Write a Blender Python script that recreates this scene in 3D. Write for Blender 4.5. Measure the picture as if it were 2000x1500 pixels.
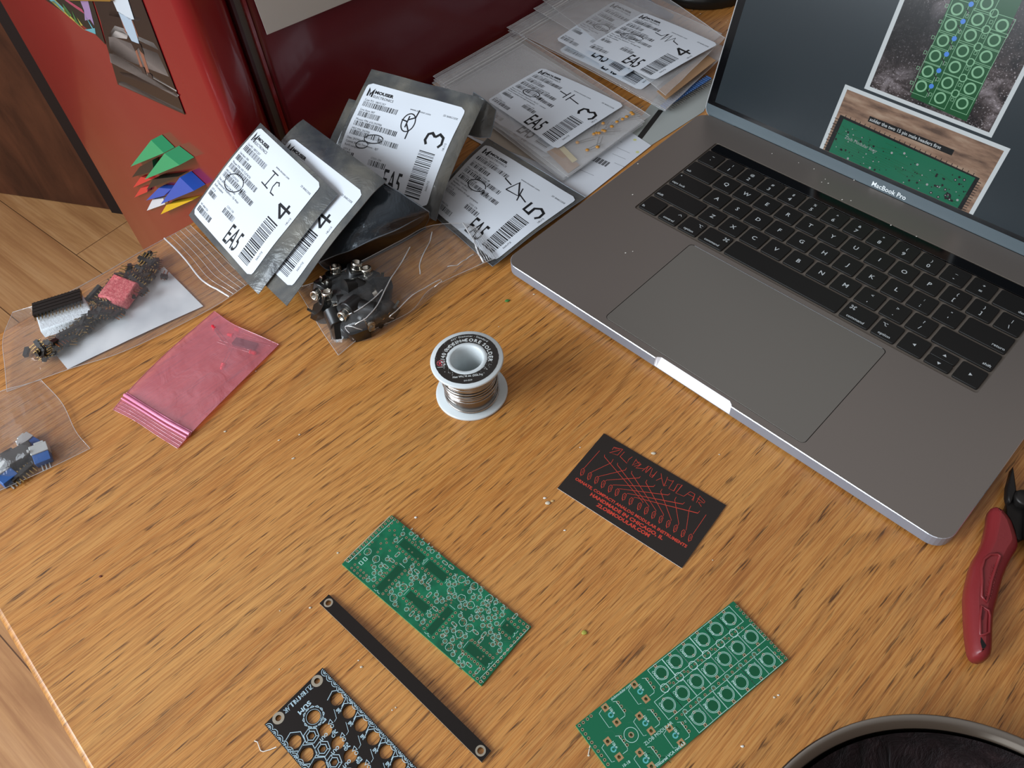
import bpy, math, random
from math import sin, cos, pi, radians, sqrt, atan2, hypot, degrees
from mathutils import Vector, Matrix, noise
from mathutils.geometry import delaunay_2d_cdt
for o in list(bpy.data.objects): bpy.data.objects.remove(o)
SC = bpy.context.scene
COL = SC.collection
# ---------------------------------------------------------------- camera (true pose above the table, millimetres -> metres)
FOC, PIT, ROL, HGT = 1563.74, 0.91040, -0.103432, 434.60
cF = Vector((0, cos(PIT), -sin(PIT))); cR0 = Vector((1, 0, 0)); cU0 = cR0.cross(cF)
cR = cR0 * cos(ROL) + cU0 * sin(ROL); cU = -cR0 * sin(ROL) + cU0 * cos(ROL)
cam_d = bpy.data.cameras.new('camera'); cam = bpy.data.objects.new('camera', cam_d); COL.objects.link(cam)
M = Matrix((cR, cU, -cF)).transposed().to_4x4(); M.translation = Vector((0, 0, HGT * .001)); cam.matrix_world = M
cam_d.sensor_width = 36; cam_d.lens = 36 * FOC / 2000; cam_d.clip_start = .01; cam_d.clip_end = 50
SC.camera = cam
SC.cycles.transparent_max_bounces = 32
# ---------------------------------------------------------------- light
vs = SC.view_settings; vs.view_transform = 'Standard'; vs.look = 'None'; vs.gamma = 1; vs.use_curve_mapping = False
vs.exposure = 0.15
wd = bpy.data.worlds.new('room_light'); SC.world = wd; wd.use_nodes = True
nt = wd.node_tree; bg = nt.nodes['Background']
tc = nt.nodes.new('ShaderNodeTexCoord'); sp = nt.nodes.new('ShaderNodeVectorMath'); rp = nt.nodes.new('ShaderNodeValToRGB'); ma = nt.nodes.new('ShaderNodeMath')
sp.operation = 'DOT_PRODUCT'; sp.inputs[1].default_value = (-.62, .33, .71); ma.operation = 'MULTIPLY_ADD'; ma.inputs[1].default_value = .5; ma.inputs[2].default_value = .5
nt.links.new(tc.outputs['Generated'], sp.inputs[0]); nt.links.new(sp.outputs['Value'], ma.inputs[0]); nt.links.new(ma.outputs[0], rp.inputs[0]); nt.links.new(rp.outputs[0], bg.inputs[0])
rp.color_ramp.elements[0].color = (.10, .07, .06, 1); rp.color_ramp.elements[1].color = (.75, .76, .80, 1); e_ = rp.color_ramp.elements.new(.5); e_.color = (.20, .17, .15, 1)
bg.inputs[1].default_value = .80
def area(name, loc, target, sx, sy, power, col):
    l = bpy.data.lights.new(name, 'AREA'); l.shape = 'RECTANGLE'; l.size = sx; l.size_y = sy; l.energy = power; l.color = col
    o = bpy.data.objects.new(name, l); COL.objects.link(o); o.location = loc
    o.rotation_euler = (Vector(target) - Vector(loc)).to_track_quat('-Z', 'Y').to_euler(); return o
area('window_daylight', (-1.75, -.35, .95), (.05, .35, 0), 1.3, 1.2, 52, (.82, .91, 1.0))
area('fill_light', (-.5, -2.1, 1.3), (0, .3, 0), 1.2, 1.0, 2.0, (.90, .95, 1.0))  # weak fill lamp added behind the viewpoint
# ---------------------------------------------------------------- helpers
def PX(x, y, z=0.0):                      # a measured photo point resolved onto the horizontal plane at height z (mm)
    d = cR * ((x - 1000) / FOC) - cU * ((y - 750) / FOC) + cF
    t = (z - HGT) / d.z; return Vector((d.x * t, d.y * t, z))
def ON(x, y, O, X, Y):                    # ... or onto any real plane O + aX + bY
    n = X.cross(Y); d = cR * ((x - 1000) / FOC) - cU * ((y - 750) / FOC) + cF
    C = Vector((0, 0, HGT)); P = C + d * ((O - C).dot(n) / d.dot(n)); return P
class Fr:
    def __init__(s, O, X, Y):
        s.O = Vector(O); s.X = Vector(X).normalized(); s.N = s.X.cross(Vector(Y)).normalized(); s.Y = s.N.cross(s.X)
    def __call__(s, u, v, w=0.0): return s.O + s.X * u + s.Y * v + s.N * w
    def inv(s, P): d = Vector(P) - s.O; return (d.dot(s.X), d.dot(s.Y))
    def px(s, x, y): return s.inv(ON(x, y, s.O, s.X, s.Y))
W0 = Fr((0, 0, 0), (1, 0, 0), (0, 1, 0))
def lin(c):
    if isinstance(c, str):
        c = c.lstrip('#'); c = tuple(int(c[i:i + 2], 16) / 255 for i in (0, 2, 4))
    return tuple(((x / 12.92) if x <= .04045 else ((x + .055) / 1.055) ** 2.4) for x in c[:3]) + (1.0,)
MATS = {}
def mat(name, col=(.5, .5, .5), rough=.5, metal=0.0, coat=0.0, coat_r=.1, trans=0.0, ior=1.45, alpha=1.0, emis=None, es=1.0, spec=.5):
    if name in MATS: return MATS[name]
    m = bpy.data.materials.new(name); m.use_nodes = True; b = m.node_tree.nodes['Principled BSDF']
    b.inputs['Base Color'].default_value = lin(col); b.inputs['Roughness'].default_value = rough; b.inputs['Metallic'].default_value = metal
    b.inputs['Coat Weight'].default_value = coat; b.inputs['Coat Roughness'].default_value = coat_r
    b.inputs['Transmission Weight'].default_value = trans; b.inputs['IOR'].default_value = ior; b.inputs['Alpha'].default_value = alpha
    b.inputs['Specular IOR Level'].default_value = spec
    if emis is not None: b.inputs['Emission Color'].default_value = lin(emis); b.inputs['Emission Strength'].default_value = es
    MATS[name] = m; return m
def nd(m, t, **k):
    n = m.node_tree.nodes.new(t)
    for a, b in k.items(): setattr(n, a, b)
    return n
def lk(m, a, b): m.node_tree.links.new(a, b)
def ramp(m, fac, stops, interp='LINEAR'):
    r = nd(m, 'ShaderNodeValToRGB'); cr = r.color_ramp; cr.interpolation = interp
    while len(cr.elements) < len(stops): cr.elements.new(.5)
    for e, (p, c) in zip(cr.elements, stops): e.position = p; e.color = lin(c) if not isinstance(c, (int, float)) else (c, c, c, 1)
    lk(m, fac, r.inputs[0]); return r.outputs[0]
def mapping(m, scale=(1, 1, 1), rot=(0, 0, 0), loc=(0, 0, 0), coord='Object'):
    t = nd(m, 'ShaderNodeTexCoord'); p = nd(m, 'ShaderNodeMapping'); lk(m, t.outputs[coord], p.inputs[0])
    p.inputs['Scale'].default_value = scale; p.inputs['Rotation'].default_value = rot; p.inputs['Location'].default_value = loc; return p.outputs[0]
def tnoise(m, vec, scale=5, detail=4, rough=.5, dist=0.0, out='Fac'):
    n = nd(m, 'ShaderNodeTexNoise'); lk(m, vec, n.inputs['Vector']); n.inputs['Scale'].default_value = scale
    n.inputs['Detail'].default_value = detail; n.inputs['Roughness'].default_value = rough; n.inputs['Distortion'].default_value = dist; return n.outputs[out]
def mixc(m, fac, a, b, bt='MIX'):
    n = nd(m, 'ShaderNodeMix', data_type='RGBA', blend_type=bt)
    for s, v in ((n.inputs[0], fac), (n.inputs[6], a), (n.inputs[7], b)):
        if hasattr(v, 'links') or hasattr(v, 'is_linked'): lk(m, v, s)
        elif isinstance(v, (int, float)): s.default_value = v
        else: s.default_value = lin(v)
    return n.outputs[2]
def mth(m, op, a, b=None, c=None):
    n = nd(m, 'ShaderNodeMath', operation=op)
    for i, v in enumerate((a, b, c)):
        if v is None: continue
        if hasattr(v, 'is_linked'): lk(m, v, n.inputs[i])
        else: n.inputs[i].default_value = v
    return n.outputs[0]
def bump(m, hgt, strength=.3, dist=.001):
    b = nd(m, 'ShaderNodeBump'); b.inputs['Strength'].default_value = strength; b.inputs['Distance'].default_value = dist
    lk(m, hgt, b.inputs['Height']); lk(m, b.outputs[0], m.node_tree.nodes['Principled BSDF'].inputs['Normal'])
def film(name, tint, gloss=.16, haze=.08, rough=.12, hazecol='#ffffff'):      # thin clear plastic: see-through sheet with a glossy skin and a little haze
    if name in MATS: return MATS[name]
    m = bpy.data.materials.new(name); m.use_nodes = True; n = m.node_tree; n.nodes.clear()
    out = n.nodes.new('ShaderNodeOutputMaterial'); tr = n.nodes.new('ShaderNodeBsdfTransparent'); gl = n.nodes.new('ShaderNodeBsdfGlossy'); df = n.nodes.new('ShaderNodeBsdfDiffuse')
    tr.inputs[0].default_value = lin(tint); gl.inputs['Roughness'].default_value = rough; df.inputs[0].default_value = lin(hazecol)
    fr = n.nodes.new('ShaderNodeLayerWeight'); fr.inputs[0].default_value = .5; pw = n.nodes.new('ShaderNodeMath'); pw.operation = 'POWER'; pw.inputs[1].default_value = 4.5; n.links.new(fr.outputs['Facing'], pw.inputs[0])
    ad = n.nodes.new('ShaderNodeMath'); ad.operation = 'MULTIPLY_ADD'; ad.inputs[1].default_value = .7; ad.inputs[2].default_value = gloss * .4; ad.use_clamp = True
    n.links.new(pw.outputs[0], ad.inputs[0])
    m1 = n.nodes.new('ShaderNodeMixShader'); m2 = n.nodes.new('ShaderNodeMixShader'); m1.inputs[0].default_value = haze
    n.links.new(tr.outputs[0], m1.inputs[1]); n.links.new(df.outputs[0], m1.inputs[2]); n.links.new(m1.outputs[0], m2.inputs[1]); n.links.new(gl.outputs[0], m2.inputs[2]); n.links.new(ad.outputs[0], m2.inputs[0])
    tcx = n.nodes.new('ShaderNodeTexCoord'); ns = n.nodes.new('ShaderNodeTexNoise'); ns.inputs['Scale'].default_value = 60; ns.inputs['Detail'].default_value = 4; ns.inputs['Distortion'].default_value = .8
    n.links.new(tcx.outputs['Object'], ns.inputs['Vector']); bp = n.nodes.new('ShaderNodeBump'); bp.inputs['Strength'].default_value = .45; bp.inputs['Distance'].default_value = .003
    n.links.new(ns.outputs['Fac'], bp.inputs['Height'])
    for q in (gl, df, fr): n.links.new(bp.outputs[0], q.inputs['Normal'])
    n.links.new(m2.outputs[0], out.inputs[0]); MATS[name] = m; return m
# ---- text outlines as 2-D triangles
TXT = {}
def text2d(s, size=1.0, bold=0.0, align='LEFT', sx=1.0, space=1.0):
    key = (s, bold, space)
    if key not in TXT:
        cu = bpy.data.curves.new('t', 'FONT'); cu.body = s; cu.size = 1; cu.offset = bold; cu.resolution_u = 2; cu.fill_mode = 'BOTH'; cu.space_character = space
        ob = bpy.data.objects.new('t', cu); me = ob.to_mesh()
        V = [(v.co.x, v.co.y) for v in me.vertices]; F = [tuple(p.vertices) for p in me.polygons]
        ob.to_mesh_clear(); bpy.data.objects.remove(ob); bpy.data.curves.remove(cu); TXT[key] = (V, F)
    V, F = TXT[key]
    if not V: return [], []
    x0 = min(v[0] for v in V); x1 = max(v[0] for v in V); off = {'LEFT': 0, 'CENTER': -(x0 + x1) / 2, 'RIGHT': -x1}[align]
    return [((v[0] + off) * size * sx, v[1] * size) for v in V], F
class MB:
    def __init__(s): s.v = []; s.f = []; s.m = []; s.mats = []; s.sm = []
    def mi(s, m):
        if m not in s.mats: s.mats.append(m)
        return s.mats.index(m)
    def add(s, V, F, m, smooth=False):
        b = len(s.v); s.v += [Vector(p) for p in V]; k = s.mi(m)
        for f in F: s.f.append(tuple(b + i for i in f)); s.m.append(k); s.sm.append(smooth)
    def poly(s, P, m): s.add(P, [tuple(range(len(P)))], m)
    def box(s, x0, x1, y0, y1, z0, z1, m, fr=W0, bev=0.0):
        if bev <= 0:
            V = [fr(x, y, z) for z in (z0, z1) for y in (y0, y1) for x in (x0, x1)]
            s.add(V, [(0, 2, 3, 1), (4, 5, 7, 6), (0, 1, 5, 4), (2, 6, 7, 3), (0, 4, 6, 2), (1, 3, 7, 5)], m)
        else: s.prism(rrect(x0, y0, x1, y1, bev, 3), z0, z1, m, fr, bev * .6)
    def prism(s, P, z0, z1, m, fr=W0, bev=0.0, mside=None, bot=True, holes=(), smooth=False):
        if area2(P) < 0: P = P[::-1]
        mside = mside or m; n = len(P)
        if bev > 0:
            Q = inset(P, bev); lv = [(P, z0), (P, z1 - bev), (inset(P, bev * .3), z1 - bev * .3), (Q, z1)]
        else: lv = [(P, z0), (P, z1)]
        V = []
        for R, z in lv: V += [fr(x, y, z) for x, y in R]
        F = []
        for k in range(len(lv) - 1): F += [(k * n + i, k * n + (i + 1) % n, (k + 1) * n + (i + 1) % n, (k + 1) * n + i) for i in range(n)]
        s.add(V, F, mside, smooth or bev > 0)
        top = lv[-1][0]
        if holes:
            s.flat(top, z1, m, fr, holes); s.flat(P, z0, m, fr, holes, flip=True)
            for H in holes:
                k = len(H); V = [fr(x, y, z0) for x, y in H] + [fr(x, y, z1) for x, y in H]
                s.add(V, [(i, k + i, k + (i + 1) % k, (i + 1) % k) for i in range(k)], mside)
        else:
            s.poly([fr(x, y, z1) for x, y in top], m)
            if bot: s.poly([fr(x, y, z0) for x, y in P][::-1], m)
    def flat(s, P, z, m, fr=W0, holes=(), flip=False):      # polygon with holes, constrained Delaunay
        V = []; E = []; 
        for L in [P] + list(holes):
            b = len(V); V += [Vector((x, y)) for x, y in L]; E += [(b + i, b + (i + 1) % len(L)) for i in range(len(L))]
        vo, eo, fo, _, _, _ = delaunay_2d_cdt(V, E, [], 0, 1e-5)
        bb = [(min(p[0] for p in H), max(p[0] for p in H), min(p[1] for p in H), max(p[1] for p in H), H) for H in holes]
        F = []
        for f in fo:
            cx = sum(vo[i][0] for i in f) / len(f); cy = sum(vo[i][1] for i in f) / len(f)
            if not inside(cx, cy, P): continue
            if any(a < cx < b and c < cy < d and inside(cx, cy, H) for a, b, c, d, H in bb): continue
            F.append(tuple(f)[::-1] if flip else tuple(f))
        s.add([fr(x, y, z) for x, y in vo], F, m)
    def stroke(s, P, w, m, fr=W0, z=0.0, closed=False, smap=None):
        g = smap or (lambda x, y: fr(x, y, z)); n = len(P); L = []
        for i in range(n):
            a = P[(i - 1) % n] if (closed or i > 0) else P[i]; b = P[(i + 1) % n] if (closed or i < n - 1) else P[i]
            dx, dy = b[0] - a[0], b[1] - a[1]; l = hypot(dx, dy) or 1
            k = 1.0
            if (closed or 0 < i < n - 1):
                d1 = (P[i][0] - a[0], P[i][1] - a[1]); l1 = hypot(*d1) or 1; cs = abs(d1[0] * dx + d1[1] * dy) / (l1 * l); k = 1 / max(cs, .5)
            L.append((-dy / l * w / 2 * k, dx / l * w / 2 * k))
        V = []
        for (x, y), (a, b) in zip(P, L): V += [g(x + a, y + b), g(x - a, y - b)]
        r = n if closed else n - 1
        s.add(V, [(2 * i, 2 * i + 1, 2 * ((i + 1) % n) + 1, 2 * ((i + 1) % n)) for i in range(r)], m)
    def ring(s, x, y, r0, r1, m, fr=W0, z=0.0, n=16, smap=None):
        g = smap or (lambda a, b: fr(a, b, z)); V = []
        for i in range(n): t = 2 * pi * i / n; V += [g(x + r0 * cos(t), y + r0 * sin(t)), g(x + r1 * cos(t), y + r1 * sin(t))]
        s.add(V, [(2 * i, 2 * i + 1, 2 * ((i + 1) % n) + 1, 2 * ((i + 1) % n)) for i in range(n)], m)
    def disc(s, x, y, r, m, fr=W0, z=0.0, n=16, smap=None):
        g = smap or (lambda a, b: fr(a, b, z)); s.poly([g(x + r * cos(2 * pi * i / n), y + r * sin(2 * pi * i / n)) for i in range(n)], m)
    def text(s, t, x, y, size, m, fr=W0, z=0.0, ang=0.0, align='LEFT', bold=0.0, sx=1.0, smap=None, space=1.0):
        g = smap or (lambda a, b: fr(a, b, z)); V, F = text2d(t, size, bold, align, sx, space); c, q = cos(ang), sin(ang)
        s.add([g(x + c * a - q * b, y + q * a + c * b) for a, b in V], F, m)
    def tube(s, P, r, m, n=8, closed=False, cap=True, rs=None):
        P = [Vector(p) for p in P]; N = len(P); rings = []; up = None
        for i in range(N):
            a = P[i - 1] if (i > 0 or closed) else P[i]; b = P[(i + 1) % N] if (i < N - 1 or closed) else P[i]
            t = (b - a).normalized()
            if up is None: up = t.orthogonal().normalized()
            up = (up - t * up.dot(t)); up = up.normalized() if up.length > 1e-6 else t.orthogonal().normalized()
            w = t.cross(up); rr = rs[i] if rs else r
            rings.append([P[i] + (up * cos(2 * pi * k / n) + w * sin(2 * pi * k / n)) * rr for k in range(n)])
        V = [p for R in rings for p in R]; F = []
        for i in range(N if closed else N - 1):
            j = (i + 1) % N
            F += [(i * n + k, i * n + (k + 1) % n, j * n + (k + 1) % n, j * n + k) for k in range(n)]
        s.add(V, F, m, True)
        if cap and not closed: s.poly(rings[0][::-1], m); s.poly(rings[-1], m)
    def lathe(s, prof, m, fr=W0, cx=0.0, cy=0.0, n=48, smooth=True, a0=0.0, a1=2 * pi):
        V = []; k = len(prof)
        for i in range(n): t = a0 + (a1 - a0) * i / n; V += [fr(cx + r * cos(t), cy + r * sin(t), z) for r, z in prof]
        s.add(V, [(i * k + j, ((i + 1) % n) * k + j, ((i + 1) % n) * k + j + 1, i * k + j + 1) for i in range(n) for j in range(k - 1)], m, smooth)
    def grid(s, fn, nu, nv, m, smooth=True, flip=False):
        V = [fn(i / nu, j / nv) for j in range(nv + 1) for i in range(nu + 1)]; w = nu + 1
        F = [(j * w + i, j * w + i + 1, (j + 1) * w + i + 1, (j + 1) * w + i) for j in range(nv) for i in range(nu)]
        s.add(V, [f[::-1] for f in F] if flip else F, m, smooth)
    def build(s, name, parent=None, world=True):
        me = bpy.data.meshes.new(name); inv = Matrix.Identity(4)
        if parent is not None and world: inv = wm(parent).inverted()
        me.from_pydata([inv @ (p * .001) for p in s.v], [], s.f)
        for m in s.mats: me.materials.append(m)
        me.polygons.foreach_set('material_index', s.m); me.polygons.foreach_set('use_smooth', s.sm); me.update()
        o = bpy.data.objects.new(name, me); COL.objects.link(o)
        if parent is not None: o.parent = parent
        return o
def wm(o):
    m = o.matrix_basis.copy()
    return wm(o.parent) @ m if o.parent else m
def area2(P): return sum(P[i][0] * P[(i + 1) % len(P)][1] - P[(i + 1) % len(P)][0] * P[i][1] for i in range(len(P))) / 2
def inset(P, d):
    n = len(P); Q = []; sg = 1 if area2(P) > 0 else -1
    for i in range(n):
        a, b, c = P[i - 1], P[i], P[(i + 1) % n]
        e1 = Vector((b[0] - a[0], b[1] - a[1])); e2 = Vector((c[0] - b[0], c[1] - b[1]))
        if e1.length < 1e-9: e1 = e2
        if e2.length < 1e-9: e2 = e1
        n1 = Vector((-e1.y, e1.x)).normalized() * sg; n2 = Vector((-e2.y, e2.x)).normalized() * sg
        k = n1 + n2; k = k / max(.3, (1 + n1.dot(n2))); Q.append((b[0] + k.x * d, b[1] + k.y * d))
    return Q
def inside(x, y, P):
    r = False; j = len(P) - 1
    for i in range(len(P)):
        xi, yi = P[i]; xj, yj = P[j]
        if (yi > y) != (yj > y) and x < (xj - xi) * (y - yi) / (yj - yi) + xi: r = not r
        j = i
    return r
def rrect(x0, y0, x1, y1, r, n=4):
    P = []
    for cx, cy, a in ((x1 - r, y0 + r, -pi / 2), (x1 - r, y1 - r, 0), (x0 + r, y1 - r, pi / 2), (x0 + r, y0 + r, pi)):
        P += [(cx + r * cos(a + pi / 2 * i / n), cy + r * sin(a + pi / 2 * i / n)) for i in range(n + 1)]
    return P
def circ(x, y, r, n=12): return [(x + r * cos(2 * pi * i / n), y + r * sin(2 * pi * i / n)) for i in range(n)]
def thing(name, label, cat, loc=(0, 0, 0), rz=0.0, group=None, rot=None):
    o = bpy.data.objects.new(name, None); COL.objects.link(o); o.location = Vector(loc) * .001; o.rotation_euler = rot or (0, 0, rz)
    o.empty_display_size = .01; tag(o, label, cat, group); return o
def tag(o, label, cat, group=None, kind=None):
    if label: o['label'] = label
    if cat: o['category'] = cat
    if group: o['group'] = group
    if kind: o['kind'] = kind
    return o
def struct(o): o['kind'] = 'structure'; return o
def dup(root, loc=None, rot=None, label=None):
    r = root.copy(); COL.objects.link(r)
    if loc is not None: r.location = Vector(loc) * .001
    if rot is not None: r.rotation_euler = rot
    if label: r['label'] = label
    for ch in list(root.children):
        c = ch.copy(); COL.objects.link(c); c.parent = r
        for g in list(ch.children): d = g.copy(); COL.objects.link(d); d.parent = c
    return r
def crom(P, t):     # Catmull-Rom through a list, t in 0..1
    n = len(P) - 1; x = min(max(t, 0), 1) * n; i = min(int(x), n - 1); u = x - i
    p1, p2 = P[i], P[i + 1]; p0 = P[i - 1] if i > 0 else p1 * 2 - p2; p3 = P[i + 2] if i + 2 <= n else p2 * 2 - p1
    return ((p1 * 2) + (p2 - p0) * u + (p0 * 2 - p1 * 5 + p2 * 4 - p3) * u * u + (p1 * 3 - p0 - p2 * 3 + p3) * u ** 3) * .5
def surf(rows):     # smooth surface through rows of points
    return lambda u, v: crom([crom(r, u) for r in rows], v)
R = random.Random(7)
# ================================================================ room: floor, table, fridge, dark door
TA = radians(39.56)
TF = Fr((-385.7, 439.7, 0), (cos(TA), sin(TA), 0), (-sin(TA), cos(TA), 0))     # x along the table's back edge, y towards the fridge
def oak_material():
    m = mat('oak_tabletop', (.7, .5, .3), rough=.36, coat=.25, coat_r=.22); b = m.node_tree.nodes['Principled BSDF']
    c = mapping(m); s = nd(m, 'ShaderNodeSeparateXYZ'); lk(m, c, s.inputs[0])
    # glued boards, each with its own cut of grain
    bw = .134; yb = mth(m, 'FLOOR', mth(m, 'DIVIDE', mth(m, 'ADD', s.outputs[1], .047), bw))
    wn = nd(m, 'ShaderNodeTexWhiteNoise', noise_dimensions='1D'); lk(m, mth(m, 'ADD', yb, 4.0), wn.inputs['W'])
    cb = nd(m, 'ShaderNodeCombineXYZ'); lk(m, mth(m, 'ADD', s.outputs[0], mth(m, 'MULTIPLY', wn.outputs[0], 3.0)), cb.inputs[0]); lk(m, s.outputs[1], cb.inputs[1]); lk(m, mth(m, 'MULTIPLY', wn.outputs[0], 7.0), cb.inputs[2])
    V = cb.outputs[0]
    def mp(sc):
        p = nd(m, 'ShaderNodeMapping'); lk(m, V, p.inputs[0]); p.inputs['Scale'].default_value = sc; return p.outputs[0]
    warp = tnoise(m, mp((1.5, 5, 1)), 1.0, 2, .45)                   # slow bends of the growth rings
    ripple = tnoise(m, mp((16, 30, 1)), 1, 2, .5)
    ringc = mth(m, 'ADD', mth(m, 'ADD', mth(m, 'MULTIPLY', s.outputs[1], 115.0), mth(m, 'MULTIPLY', warp, 27.0)), mth(m, 'MULTIPLY', ripple, .8))
    tri = mth(m, 'FRACT', ringc)                                     # growth ring: slow rise, dark porous early wood
    late = ramp(m, tri, [(0, 0.0), (.30, .02), (.62, .35), (.84, 1.0), (.95, .5), (1, 0.0)])
    brk = ramp(m, tnoise(m, mp((7, 60, 1)), 1, 4, .7), [(.36, .0), (.64, 1.0)])
    late2 = mth(m, 'MULTIPLY', late, mth(m, 'ADD', mth(m, 'MULTIPLY', brk, .8), .2))
    dash = ramp(m, tnoise(m, mp((48, 1050, 1)), 1, 3, .6), [(.44, 0.0), (.60, 1.0)])
    fine = tnoise(m, mp((11, 520, 1)), 1, 5, .7)
    fine2 = tnoise(m, mp((30, 1350, 1)), 1, 4, .65)
    pore = ramp(m, tnoise(m, mp((62, 900, 1)), 1, 2, .5), [(.57, 0.0), (.66, 1.0)])
    broad = tnoise(m, mp((1.0, 12, 1)), 1, 3, .5)
    base = ramp(m, broad, [(.3, '#b06b2b'), (.5, '#c7833b'), (.7, '#d69850')])
    base = mixc(m, mth(m, 'MULTIPLY', wn.outputs[0], .35), base, '#b8783a')
    c1 = mixc(m, mth(m, 'MULTIPLY', ramp(m, fine, [(.38, 1.0), (.58, 0.0)]), .36), base, '#8e5524')
    c2 = mixc(m, mth(m, 'MULTIPLY', ramp(m, fine2, [(.42, 0.0), (.62, 1.0)]), .40), c1, '#e0ae66')
    c2b = mixc(m, mth(m, 'MULTIPLY', ramp(m, fine2, [(.36, 1.0), (.50, 0.0)]), .36), c2, '#874f22')
    c3 = mixc(m, mth(m, 'MULTIPLY', mth(m, 'MULTIPLY', late2, mth(m, 'ADD', mth(m, 'MULTIPLY', dash, .7), .3)), .74), c2b, '#6a3d17')
    pf = mth(m, 'MULTIPLY', pore, mth(m, 'ADD', mth(m, 'MULTIPLY', late, .75), .18))
    c4 = mixc(m, pf, c3, '#4a2b12')
    stain = ramp(m, tnoise(m, mp((10, 26, 1)), 1, 4, .6), [(.60, 0.0), (.78, 1.0)])
    c5 = mixc(m, mth(m, 'MULTIPLY', stain, .38), c4, '#6f4e30')
    lk(m, c5, b.inputs['Base Color'])
    lk(m, mth(m, 'ADD', mth(m, 'MULTIPLY', pf, .25), .33), b.inputs['Roughness'])
    bump(m, mth(m, 'ADD', mth(m, 'MULTIPLY', pf, -.8), mth(m, 'MULTIPLY', fine, .35)), .35, .0004)
    return m
OAK = oak_material()
def plank_material():
    m = mat('laminate_planks', (.6, .42, .25), rough=.42); b = m.node_tree.nodes['Principled BSDF']
    c = mapping(m); bt = nd(m, 'ShaderNodeTexBrick'); lk(m, c, bt.inputs['Vector']); bt.offset = .37; bt.inputs['Scale'].default_value = 1
    bt.inputs['Brick Width'].default_value = 1.2; bt.inputs['Row Height'].default_value = .19; bt.inputs['Mortar Size'].default_value = .0012; bt.inputs['Mortar Smooth'].default_value = .3
    bt.inputs['Color1'].default_value = (.25, .25, .25, 1); bt.inputs['Color2'].default_value = (.8, .8, .8, 1); bt.inputs['Mortar'].default_value = (0, 0, 0, 1)
    sv = nd(m, 'ShaderNodeVectorMath', operation='ADD'); lk(m, c, sv.inputs[0]); lk(m, bt.outputs['Color'], sv.inputs[1])
    p = nd(m, 'ShaderNodeMapping'); lk(m, sv.outputs[0], p.inputs[0]); p.inputs['Scale'].default_value = (1.6, 17, 1)
    n1 = tnoise(m, p.outputs[0], 1.5, 6, .6, .6); p2 = nd(m, 'ShaderNodeMapping'); lk(m, sv.outputs[0], p2.inputs[0]); p2.inputs['Scale'].default_value = (6, 190, 1)
    n2 = tnoise(m, p2.outputs[0], 1, 4, .6)
    col = ramp(m, n1, [(.30, '#94673c'), (.5, '#b98a58'), (.72, '#c99d6c')])
    col = mixc(m, mth(m, 'MULTIPLY', ramp(m, n2, [(.4, 1.0), (.6, 0.0)]), .35), col, '#8d5a34')
    col = mixc(m, mth(m, 'MULTIPLY', bt.outputs['Color'], .25), col, '#b97f58')
    col = mixc(m, bt.outputs['Fac'], col, '#5a3a20'); lk(m, col, b.inputs['Base Color']); return m
# floor: planks run across the table's length
fl = MB(); FA = radians(-43.2)
FF = Fr((0, 0, 0), (cos(FA), sin(FA), 0), (-sin(FA), cos(FA), 0))
fl.box(-4500, 4500, -4500, 4500, -760, -740, plank_material())
fo = fl.build('floor'); struct(fo)
# rotate the plank texture by turning the object itself (the slab is square)
fo.rotation_euler = (0, 0, FA)
# table
tb = thing('dining_table', 'large golden oak dining table with worn varnish, carrying the laptop and all the parts', 'table', tuple(TF(600, -450, -740)), TA)
TL = Fr((0, 0, 740), (1, 0, 0), (0, 1, 0))
t = MB(); x0, x1, y0, y1 = -694.2, 1000, -480, 450
t.prism(rrect(x0, y0, x1, y1, 14, 5), -28, 0, OAK, TL, 3.5); top = t.build('tabletop', tb, world=False)
lg = mat('oak_legs', '#8a5a2a', .45)
t = MB(); t.box(x0 + 120, x1 - 120, y0 + 90, y1 - 90, -95, -28.2, lg, TL); t.build('apron', tb, world=False)
for sx in (x0 + 150, x1 - 150):
    for sy in (y0 + 120, y1 - 120):
        t = MB(); t.prism([(sx - 32, sy - 32), (sx + 32, sy - 32), (sx + 32, sy + 32), (sx - 32, sy + 32)], -740, -95.2, lg, TL); t.build('leg', tb, world=False)
# ---------------------------------------------------------------- fridge (front face looks left, its flank stands along the table)
def red_enamel():
    m = mat('red_enamel', '#7f191b', rough=.2, coat=.35, coat_r=.07); c = mapping(m)
    bump(m, tnoise(m, c, 260, 3, .6), .05, .0006); return m
RED = red_enamel(); GASK = mat('grey_gasket', '#6d645c', .55); RED_SHADE = mat('shaded_red_enamel', '#641820', .24, coat=.3, coat_r=.1)  # flank: same enamel as the door, its shade put into a darker colour
fr0 = thing('refrigerator', 'glossy red refrigerator standing behind the table, photographs and triangle magnets on its door', 'refrigerator', tuple(TF(560, 320, -740)), TA)
S0, FW, FY0, FY1 = 230.0, 5.0, 5.0, 612.0
f = MB()
body = rrect(279.5, FY0 + 1.5, 900, FY1 - 1.5, 8, 4); f.prism(body, -690, 900, RED_SHADE, TF, 4); f.build('body', fr0)
f = MB(); f.prism(rrect(S0, FY0, 270.5, FY1, 14, 6), -680, 900, RED, TF, 5); dr = f.build('door', fr0)
f = MB(); f.box(270.2, 279.8, FY0 + 4.5, FY1 - 4, -676, 896, GASK, TF); f.build('door_gasket', fr0)
for k in range(2): 
    f = MB(); f.box(268.8 + k * 9.6, 271.4 + k * 9.6, FY0 + .3, FY1, -676, 896, RED if k else mat('door_trim', '#3a1214', .4), TF); f.build('edge_trim', fr0)
for sx in (300, 860):
    for sy in (50, 570):
        f = MB(); f.lathe([(0, -740), (22, -740), (22, -690.3), (0, -690.3)], mat('black_rubber', '#1b1b1b', .6), TF, sx, sy, 20); f.build('foot', fr0)
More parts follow.
